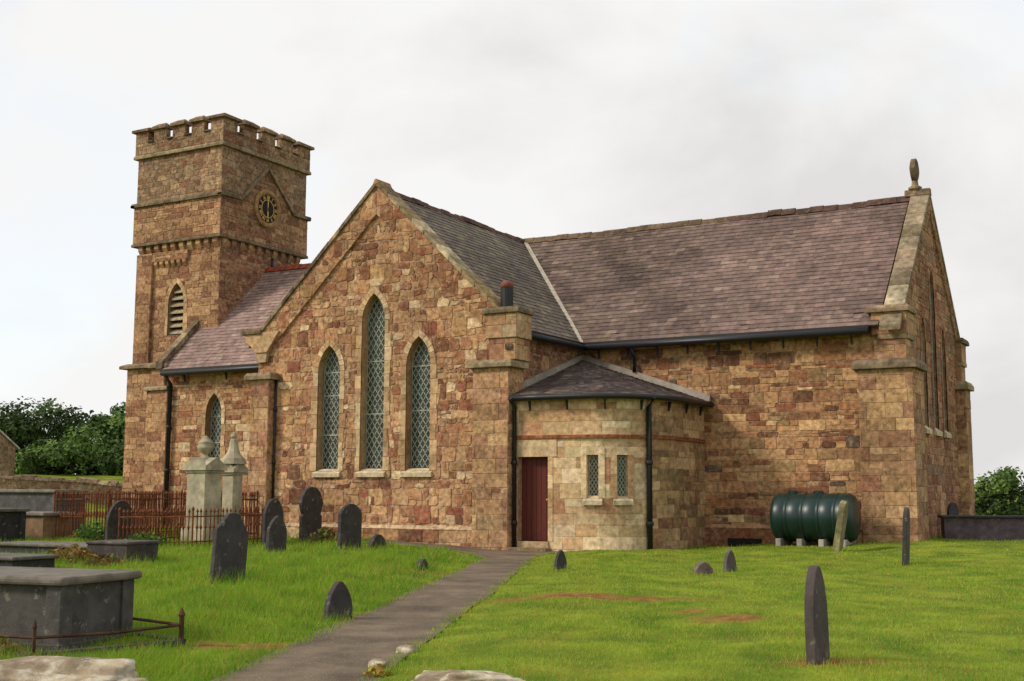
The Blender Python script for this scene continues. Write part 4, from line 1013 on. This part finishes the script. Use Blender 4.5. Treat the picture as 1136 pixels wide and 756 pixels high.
def low_rail():
    t = thing('low_grave_rail', 'low rusty iron rail with spiked corner posts round the large foreground tomb', 'railing', (-10.4, 9.0, gz(-10.4, 9.0)), 'rusty grave railings')
    C4 = [(-12.2, 7.9), (-9.05, 7.6), (-8.85, 9.45), (-11.9, 9.95)]; C4 = [(-12.5, 7.75), (-9.62, 7.95), (-9.1, 9.3), (-12.0, 10.0)]
    for i, (x, y) in enumerate(C4):
        z = gz(x, y); p = MB(); q_ = .62 if i == 1 else 1; p.tube([(x, y, z-.15), (x, y, z+.3)], .026*q_, 6); p.lathe([(.02*q_, .27), (.036*q_, .3), (.024*q_, .33), (0, .38)], (x, y, z), 8); p.build('post', M_RUSTD, t)
        q = C4[(i+1) % 4]
        for zz in (.2,):
            r = MB(); r.tube([(x, y, z+zz), ((x+q[0])/2, (y+q[1])/2, (z+gz(*q))/2+zz-.02), (q[0], q[1], gz(*q)+zz)], .016, 6); r.build('rail', M_RUSTD, t)
        k = MB(); d = Vector((q[0]-x, q[1]-y, 0)).normalized(); n = Vector((-d.y, d.x, 0))*.06
        a = Vector((x, y, z-.1)); b = Vector((q[0], q[1], gz(*q)-.1)); h = Vector((0, 0, .16))
        k.solid([a-n, b-n, b+n, a+n, a-n+h, b-n+h, b+n+h, a+n+h], ((0, 3, 2, 1), (4, 5, 6, 7), (0, 1, 5, 4), (1, 2, 6, 5), (2, 3, 7, 6), (3, 0, 4, 7)), lin('4a4034')); k.build('kerb', M_GRAVE, t)
low_rail()

# ------------------------------------------------------------------ oil tank
def tank():
    cx, cy = -8.72, 30.5; L, r = 2.0, .59; z = gz(cx, cy); cz = z+.13+r
    t = thing('oil_tank', 'dark green ribbed plastic oil tank lying against the chancel wall', 'oil tank', (cx, cy, z))
    MX = Matrix.Translation((cx-L/2, cy, cz)) @ Matrix.Rotation(PI/2, 4, 'Y')
    prof = [(0, -.06), (r*.35, -.055), (r*.7, -.03), (r*.92, .03), (r, .12)]
    for k in range(1, 5):
        s = L*k/5; prof += [(r, s-.05), (r-.012, s-.035), (r+.02, s-.02), (r+.02, s+.02), (r-.012, s+.035), (r, s+.05)]
    prof += [(r, L-.12), (r*.92, L-.03), (r*.7, L+.03), (r*.35, L+.055), (0, L+.06)]
    b = MB(); b.lathe(prof, (0, 0, 0), 40, (1, 1, 1), MX); o = b.build('vessel', M_PLAST, t, smooth=True)
    for dx in (-.55, .1):
        f = MB(); f.lathe([(.13, cz+r-.03), (.13, cz+r+.05), (.1, cz+r+.07), (0, cz+r+.07)], (cx+dx, cy, 0), 14); f.build('filler_cap', M_PLAST, t, smooth=False)
    for dx in (-.8, -.27, .27, .8):
        f = MB(); f.box(cx+dx-.065, cx+dx+.065, cy-r*.85, cy+r*.85, z-.1, z+.2, lin('a9a296')); f.build('support_block', M_PALE, t, bevel=.01)
tank()

# ------------------------------------------------------------------ rocks
def rock(x, y, rx, ry, rz, label, seed=1, name='boulder', sink=.3, rot=0, m=M_BOULDER, group=None, cat='rock'):
    import bmesh
    bm = bmesh.new(); bmesh.ops.create_icosphere(bm, subdivisions=5 if rx > .25 else 3, radius=1)
    from mathutils import noise
    for v in bm.verts:
        p = v.co.copy(); q = Vector((math.copysign(abs(p.x)**.85, p.x), math.copysign(abs(p.y)**.85, p.y), math.copysign(abs(p.z)**.75, p.z)))
        n = noise.noise(p*1.3+Vector((seed*3.1, 0, seed)))*.35+noise.noise(p*3.1+Vector((seed, 5, 1)))*.16+noise.noise(p*7+Vector((seed, 2, 1)))*.06+noise.noise(p*16+Vector((seed, 2, 1)))*.025
        v.co = Vector((q.x*rx, q.y*ry, q.z*rz))*(1+n)
    me = bpy.data.meshes.new(name); bm.to_mesh(me); bm.free(); me.materials.append(m)
    me.polygons.foreach_set('use_smooth', [True]*len(me.polygons))
    o = bpy.data.objects.new(name, me); COL.objects.link(o); o.location = (x, y, gz(x, y)+rz*(1-2*sink)*.5); o.rotation_euler = (0, 0, rot)
    return tag(o, label, cat, group)
rock(-8.0, 6.62, .86, .40, .22, 'large pale lichened boulder in the bottom left corner', 3, rot=.45)
rock(-5.05, 8.22, .40, .25, .11, 'pale lichened boulder at the bottom edge right of the path', 6, rot=.3)
rock(-6.62, 9.22, .1, .08, .05, 'small pale stone at the right path edge nearest the camera', 8, name='stone', group='small stones at the path edge', cat='stone')
rock(-6.92, 10.1, .12, .08, .05, 'small whitish stone at the right path edge, the farther of two', 9, name='stone', group='small stones at the path edge', cat='stone')

# ------------------------------------------------------------------ boundary wall, shed, trees, shrubs
def leaf_mat(name, rough=.7):
    m = bpy.data.materials.new(name); m.use_nodes = True; t = m.node_tree; N = t.nodes.new; L = t.links.new
    p = t.nodes['Principled BSDF']; p.inputs['Roughness'].default_value = rough; p.inputs['Specular IOR Level'].default_value = .2
    a = N('ShaderNodeAttribute'); a.attribute_name = 'col'; L(a.outputs['Color'], p.inputs['Base Color'])
    tr = N('ShaderNodeBsdfTranslucent'); L(a.outputs['Color'], tr.inputs[0]); mx = N('ShaderNodeMixShader'); mx.inputs[0].default_value = .25
    L(p.outputs[0], mx.inputs[1]); L(tr.outputs[0], mx.inputs[2]); L(mx.outputs[0], t.nodes['Material Output'].inputs[0]); return m
M_LEAF = leaf_mat('leaf')
def leaves(name, cen, nrm, size, cols, parent, rs, aspect=.6):
    # one quad per leaf, numpy arrays
    n = len(cen); a = rs.normal(size=(n, 3)); a -= (a*nrm).sum(1, keepdims=True)*nrm; a /= np.linalg.norm(a, axis=1, keepdims=True)+1e-9; b = np.cross(nrm, a)
    s = size[:, None]; v = np.stack([cen-a*s, cen+b*s*aspect, cen+a*s, cen-b*s*aspect], 1).reshape(-1, 3)
    if parent is not None: v = v-np.array(parent['_o'])
    return quads(name, v, cols, M_LEAF, parent)
def quads(name, v, cols, mt, parent=None, k=4):
    n = len(v)//k; m = bpy.data.meshes.new(name); m.vertices.add(len(v)); m.vertices.foreach_set('co', v.astype(np.float32).ravel())
    m.loops.add(n*k); m.loops.foreach_set('vertex_index', np.arange(n*k, dtype=np.int32)); m.polygons.add(n); m.polygons.foreach_set('loop_start', np.arange(0, n*k, k, dtype=np.int32)); m.update()
    at = m.attributes.new('col', 'FLOAT_COLOR', 'FACE'); at.data.foreach_set('color', np.concatenate([cols, np.ones((n, 1))], 1).astype(np.float32).ravel())
    m.materials.append(mt); o = bpy.data.objects.new(name, m); COL.objects.link(o)
    if parent is not None: o.parent = parent; o['_o'] = tuple(parent['_o'])
    return o
def tree(x, y, w, h, seed, label, group, base=('33451c', '46592a', '25331a'), n=7000, leaf=.15, clumps=46, low=.18):
    rs = np.random.RandomState(seed); z = gz(x, y); t = thing('tree', label, 'tree', (x, y, z), group)
    tb = MB(); rr = random.Random(seed)
    fork = h*.25; tb.tube([(x, y, z-.2), (x+.1, y, z+fork*.5), (x, y, z+fork)], [.32*h/6, .24*h/6, .2*h/6], 8)
    for i in range(7):
        a = 2*PI*i/7+rr.uniform(-.3, .3); q = rr.uniform(.45, .8)
        p1 = Vector((x+math.cos(a)*w*.2*q, y+math.sin(a)*w*.2*q, z+h*.45)); p2 = Vector((x+math.cos(a)*w*.42*q, y+math.sin(a)*w*.42*q, z+h*rr.uniform(.6, .85)))
        tb.tube([(x, y, z+fork*.9), p1, p2], [.13*h/6, .08*h/6, .03*h/6], 6)
    tb.build('trunk', M_BARK, t, smooth=True)
    cs = []
    for i in range(clumps):
        d = rs.normal(size=3); d /= np.linalg.norm(d); q = rs.uniform(.5, .95)
        cs.append((np.array([x, y, z+h*(low+(1-low)*.47)])+d*np.array([w*.5, w*.5, h*(1-low)*.48])*q, rs.uniform(.10, .19)*w, rs.uniform(.7, 1.3)))
    C, N, Sz, K = [], [], [], []
    per = n//clumps; pc = [np.array(lin(b)) for b in base]
    for c, r, br in cs:
        d = rs.normal(size=(per, 3)); d /= np.linalg.norm(d, axis=1, keepdims=True); q = rs.uniform(.35, 1.12, (per, 1))**.6
        C.append(c+d*q*r*np.array([1, 1, .8])); nn = d+rs.normal(size=(per, 3))*.55+np.array([0, 0, .35]); N.append(nn/np.linalg.norm(nn, axis=1, keepdims=True))
        Sz.append(rs.uniform(.7, 1.3, per)*leaf); tint = pc[rs.randint(len(pc))]; K.append(tint*br*rs.uniform(.75, 1.3, (per, 1)))
    leaves('crown', np.concatenate(C), np.concatenate(N), np.concatenate(Sz), np.concatenate(K), t, rs)
    return t
TG = 'trees and bushes around the churchyard'
GA, GB = ('4d6330', '5f7a38', '384a24'), ('587036', '6d8840', '42562a')
tree(-52.5, 42.6, 6.6, 3.6, 11, 'rounded dark green tree beyond the boundary wall, largest of the left group', TG, GA, n=15000, leaf=.115, low=-.1)
tree(-48.2, 44.4, 5.8, 3.5, 12, 'lighter green tree right beside the church tower', TG, GB, n=14000, leaf=.115, low=-.1)
tree(-57.8, 39.6, 5.0, 2.5, 13, 'dark tree cut off by the left edge', TG, GA, n=9000, leaf=.115, low=-.1)
tree(-44.2, 47.8, 5, 3.4, 15, 'dark tree partly hidden behind the tower base', TG, GA, n=8000, leaf=.115, low=-.1)
tree(-54.5, 40.2, 4.2, 1.5, 16, 'low shrub at the foot of the largest left tree', TG, GA, n=6000, leaf=.1, low=-.1)
tree(-49.5, 41.6, 4.2, 1.5, 17, 'low shrub at the foot of the lighter green tree', TG, GB, n=6000, leaf=.1, low=-.1)
tree(-46.2, 43.2, 3.4, 1.4, 18, 'low shrub nearest the tower at the left', TG, GA, n=5000, leaf=.1, low=-.1)
tree(-7.0, 52.5, 3.6, 2.2, 21, 'rounded green bush beyond the east end right of the chest tomb', TG, ('4f6430', '61763a', '394b26'), n=7000, leaf=.09, low=-.1)
tree(-4.2, 53.8, 4.2, 2.5, 22, 'taller green bush at the right edge beyond the church', TG, ('4a602e', '607738', '384826'), n=8000, leaf=.09, low=-.1)
tree(-9.8, 54.5, 4.0, 1.9, 23, 'low bush tucked behind the east buttress', TG, ('4a602e', '607738', '384826'), n=5000, leaf=.09, low=-.1)
def drystone(p, q, h, label, w=.5):
    p = Vector((p[0], p[1], 0)); q = Vector((q[0], q[1], 0)); d = (q-p).normalized(); n = Vector((d.y, -d.x, 0)); L = (q-p).length
    mb = MB(); g = [gz(*(p+d*L*i/20)[:2]) for i in range(21)]
    def Z(u): k = min(19.999, max(0, u/L*20)); i = int(k); return g[i]+(g[i+1]-g[i])*(k-i)
    MPf = lambda u, v, o: p+d*u+n*(w/2+o)+Vector((0, 0, Z(u)+v)); MPb = lambda u, v, o: p+d*(L-u)-n*(w/2+o)+Vector((0, 0, Z(L-u)+v))
    bend = [L*i/20 for i in range(21)]
    lay(mb, MPf, rect(0, L, -.2, h), [], 'rubble', 'mould', 71, bend=bend, k=.8); lay(mb, MPb, rect(0, L, -.2, h), [], 'rubble', 'mould', 72, bend=bend, k=.8)
    u = 0
    while u < L:
        s = R.uniform(.3, .6); c = pick(pal(('a2957a', 2), ('7c705a', 3), ('5e5648', 2))); zz = h+R.uniform(.08, .24)
        a = MPf(u+.01, h, .04); b = MPf(min(L, u+s)-.01, h, .04); e = Vector((0, 0, zz-h)); ww = n*(w+.08)
        mb.solid([a, b, b-ww, a-ww, a+e*R.uniform(.6, 1)-n*.06, b+e*R.uniform(.6, 1)-n*.06, b-ww+e+n*.06, a-ww+e+n*.06], ((0, 1, 5, 4), (1, 2, 6, 5), (2, 3, 7, 6), (3, 0, 4, 7), (4, 5, 6, 7)), c); u += s
    return center(tag(mb.build('boundary_wall', M_STONE), label, 'wall'))
drystone((-52, 28), (-36.5, 38.8), .72, 'rough dry stone boundary wall behind the graves at the far left')
def shed():
    x, y = -49.0, 36.6; z = gz(x, y); t = thing('shed', 'small stone shed with a pale roof at the left edge before the trees', 'shed', (x, y, z)); mb = MB()
    h = 1.25; lay(mb, plane((x-1.6, y-1, z), (1, 0, 0), (0, 0, 1)), rect(0, 3.2, -.3, h), [], 'rubble', 'mould', 81); lay(mb, plane((x+1.6, y-1, z), (0, 1, 0), (0, 0, 1)), [(0, -.3), (2, -.3), (2, h), (1, h+.7), (0, h)], [], 'rubble', 'mould', 82)
    mb.box(x-1.6, x+1.599, y-.999, y+1, z-.3, z+h, MORTAR); mb.build('wall', M_STONE, t)
    r = MB(); c = lin('bdb6a8')
    for s in (-1, 1): r.prism([(y+s*1.15, z+h-.08), (y, z+h+.74), (y, z+h+.82), (y+s*1.15, z+h+.0)], 'x', x-1.7, x+1.7, c)
    r.build('roof', M_PALE, t)
shed()

def clump(x, y, w, h, n, cols, seed, name, label, cat, leaf=.06, aspect=.45):
    rs = np.random.RandomState(seed); z = gz(x, y); a = rs.uniform(0, 2*PI, n); r = np.sqrt(rs.uniform(0, 1, n))*w/2
    zz = rs.uniform(.0, 1, n)**1.2*h*(1-.55*(r/(w/2))**2)
    c = np.stack([x+r*np.cos(a), y+r*np.sin(a), z-.02+zz], 1); nn = rs.normal(size=(n, 3))+np.array([0, 0, .6]); nn /= np.linalg.norm(nn, axis=1, keepdims=True)
    pc = np.array([lin(q) for q in cols]); k = pc[rs.randint(len(pc), size=n)]*rs.uniform(.7, 1.25, (n, 1))
    o = leaves(name, c, nn, rs.uniform(.7, 1.4, n)*leaf, k, None, rs, aspect); return center(tag(o, label, cat))
clump(-18.55, 16.1, 1.0, .36, 420, ('8d6c3a', '7a5428', '6b7031', '9a7c48'), 5, 'fern_clump', 'rusty brown ferns in front of the low dark box tomb', 'fern')
clump(-17.6, 16.0, .7, .25, 240, ('7c5c34', '5c6a2a', '6b4a26'), 6, 'fern_clump', 'half green fern tuft at the corner of the low dark box tomb', 'fern')
clump(-25.0, 22.3, .9, .6, 420, ('43632a', '577a31', '35501f'), 7, 'weed_clump', 'leafy green weeds at the left foot of the pointed headstone', 'weeds')
clump(-22.0, 21.2, 1.0, .34, 380, ('4b6b2a', '64822f', '3a5722'), 8, 'weed_clump', 'green weeds growing along the foot of the low railing', 'weeds')
clump(-20.6, 15.4, 1.1, .42, 460, ('4e7a26', '6a8f2c', '3d5f22'), 9, 'weed_clump', 'bright green weed tuft right of the flat ledger slab', 'weeds')
clump(-19.1, 24.3, .8, .45, 320, ('5f5a30', '6a4d2c', '4f6a2a'), 10, 'weed_clump', 'brownish weeds beside the pair of overlapping headstones', 'weeds')
clump(-6.35, 8.8, .2, .14, 45, ('a9a83a', '8fa03a', 'b07a3a'), 11, 'weed_clump', 'small yellowish seedling at the bottom right path edge', 'weeds', .035)
clump(-10.1, 7.9, .5, .22, 200, ('a08a52', '8a7440', '6e7a36'), 12, 'weed_clump', 'dry yellow tuft at the foot of the large chest tomb', 'weeds', .04)

# ------------------------------------------------------------------ grass
def grass_mat():
    m = bpy.data.materials.new('grass_blades'); m.use_nodes = True; t = m.node_tree; N = t.nodes.new; L = t.links.new
    p = t.nodes['Principled BSDF']; p.inputs['Roughness'].default_value = .6; p.inputs['Specular IOR Level'].default_value = .2
    a = N('ShaderNodeAttribute'); a.attribute_name = 'col'; L(a.outputs['Color'], p.inputs['Base Color'])
    tr = N('ShaderNodeBsdfTranslucent'); L(a.outputs['Color'], tr.inputs[0]); mx = N('ShaderNodeMixShader'); mx.inputs[0].default_value = .4
    L(p.outputs[0], mx.inputs[1]); L(tr.outputs[0], mx.inputs[2]); L(mx.outputs[0], t.nodes['Material Output'].inputs[0]); return m
M_GRASS = grass_mat()
def pn(x, y, s, seed):
    r = 0
    for i, (a, b, c) in enumerate(((1.3, .7, .2), (-.8, 1.6, 1.9), (2.3, 1.1, 4.), (1.9, -2.7, 2.6), (3.9, 2.1, .7), (-4.4, 5.2, 1.1))):
        r = r+np.sin(a*x*s+b*y*s+c+seed*1.7*(i+1)+.8*np.sin(.7*s*(x-y)+i))/(1+i*.3)
    return r/3.4
def grass():
    rs = np.random.RandomState(4); P = []
    for d0, d1, dens, wd in ((5.5, 12.5, 1900, .007), (12.5, 18, 1150, .010), (18, 27, 560, .014), (27, 46, 170, .022)):
        A = math.radians(58)*(d1*d1-d0*d0)/2; n = int(A*dens)
        d = np.sqrt(rs.uniform(d0*d0, d1*d1, n)); th = math.radians(29.69)+rs.uniform(-math.radians(29), math.radians(29), n)
        P.append(np.stack([-d*np.sin(th), d*np.cos(th), np.full(n, wd)], 1))
        k = int(n*.22); d = d[:k]; th = math.radians(29.69)+np.sign(rs.uniform(-1, 1, k))*rs.uniform(math.radians(29), math.radians(46), k)
        P.append(np.stack([-d*np.sin(th), d*np.cos(th), np.full(k, wd*1.4)], 1))
    P = np.concatenate(P); x, y, wd = P.T
    fw = -x*0+y
    ew = .07*pn(x, y, 2.2, 6)+.05*pn(x, y, 6.1, 2); ip = in_path(x+ew, y); edge = ip & ~(in_path(x-.16, y) & in_path(x+.16, y)); keep = ~ip | (edge & (rs.uniform(0, 1, len(x)) < .4))
    keep &= ~((x > -15.6) & (x < -12.05) & (y > 27.4) & (y < 31.5)) & ~((x > -24) & (x < -15.6) & (y > 27.1)) & ~((x > -36) & (x < -6.6) & (y > 31.4) & (y < 40))
    s = (x+7.49)*(-.9203)+(y-8.09)*(-.3912); left = s > -.3
    dm = dirtmask(x, y); keep &= rs.uniform(0, 1, len(x)) > dm*.58
    thin = pn(x, y, 1.1, 2); keep &= rs.uniform(0, 1, len(x)) > np.clip(.25*thin, 0, .4)
    x, y, wd, left, dm, thin, s = (q[keep] for q in (x, y, wd, left, dm, thin, s)); n = len(x)
    longer = np.clip(pn(x, y, .8, 7)*.5+.4+.5*pn(x, y, 3.4, 8), 0, 1.2)
    h = np.where(left, .055+.085*longer, .035+.025*longer)*rs.uniform(.55, 1.3, n); h *= 1-.5*dm
    h = np.where(left & (s < .35), h*.8, h)
    h = np.where(left & (s > .8), h*1.25, h)
    # untrimmed growth along walls and round the stones
    wall = np.minimum.reduce([np.abs(y-27.1)+9*(x > -15.6)+9*(x < -24), np.abs(y-31.35)+9*((x > -24) & (x < -12))+9*(x > -6.4), np.hypot(np.maximum(0, -12-x), np.maximum(0, y-31.4))*0+np.abs(x+11.9)+9*(y < 29), np.abs(x+6.45)+9*(y < 31)])
    near = np.zeros(n)
    for o in bpy.data.objects:
        if o.get('category') in ('headstone', 'tomb', 'rock', 'stone'):
            near = np.maximum(near, 1-sm(.25, .6 if o['category'] != 'tomb' else 1.2, np.hypot(x-o.location.x, y-o.location.y)))
    h = h*(1+1.3*(1-sm(.05, .35, wall))*(rs.uniform(0, 1, n) < .6)+.9*near*(rs.uniform(0, 1, n) < .6))
    a = rs.uniform(0, 2*PI, n); ln = rs.normal(0, .45, (n, 2))*h[:, None]; z = ground(x, y)-.012
    dx = np.cos(a)*wd/2; dy = np.sin(a)*wd/2
    v = np.stack([np.stack([x-dx, y-dy, z], 1), np.stack([x+dx, y+dy, z], 1), np.stack([x+ln[:, 0], y+ln[:, 1], z+h], 1)], 1).reshape(-1, 3)
    g1 = np.array(lin('7f9c2a')); g2 = np.array(lin('9aa23e')); g3 = np.array(lin('5f8824')); dry = np.array(lin('b08c4c'))
    t = np.clip(.5+.55*pn(x, y, .9, 1)+.25*pn(x, y, 3.1, 5), 0, 1)[:, None]
    c = np.where(left[:, None], g1, g1*.82+g2*.18)*(1-t)+np.where(left[:, None], g1*1.05, g1*.35+g2*.65)*t
    u = np.clip(.3+.9*pn(x, y, 2.1, 9)+.7*pn(x, y, 5.3, 3), 0, 1)[:, None]*.9; c = c*(1-u)+g3*u
    q = np.clip(dm*1.3+.08+.5*np.clip(pn(x, y, 1.5, 12)-.15, 0, 1)*(~left)+.25*np.clip(pn(x, y, 4.2, 15)-.2, 0, 1), 0, 1)[:, None]; q = (rs.uniform(0, 1, (n, 1)) < q)*.75
    c = c*(1-q)+dry*q; c = c*rs.uniform(.76, 1.24, (n, 1))*np.where(left, 1.05, 1.15)[:, None]
    o = quads('grass', v, c, M_GRASS, None, 3); o['kind'] = 'stuff'; o['label'] = 'bright green churchyard grass with worn patches'; o['category'] = 'grass'
    print('grass blades', n)
grass()
for o in list(bpy.data.objects):
    if '_o' in o: del o['_o']
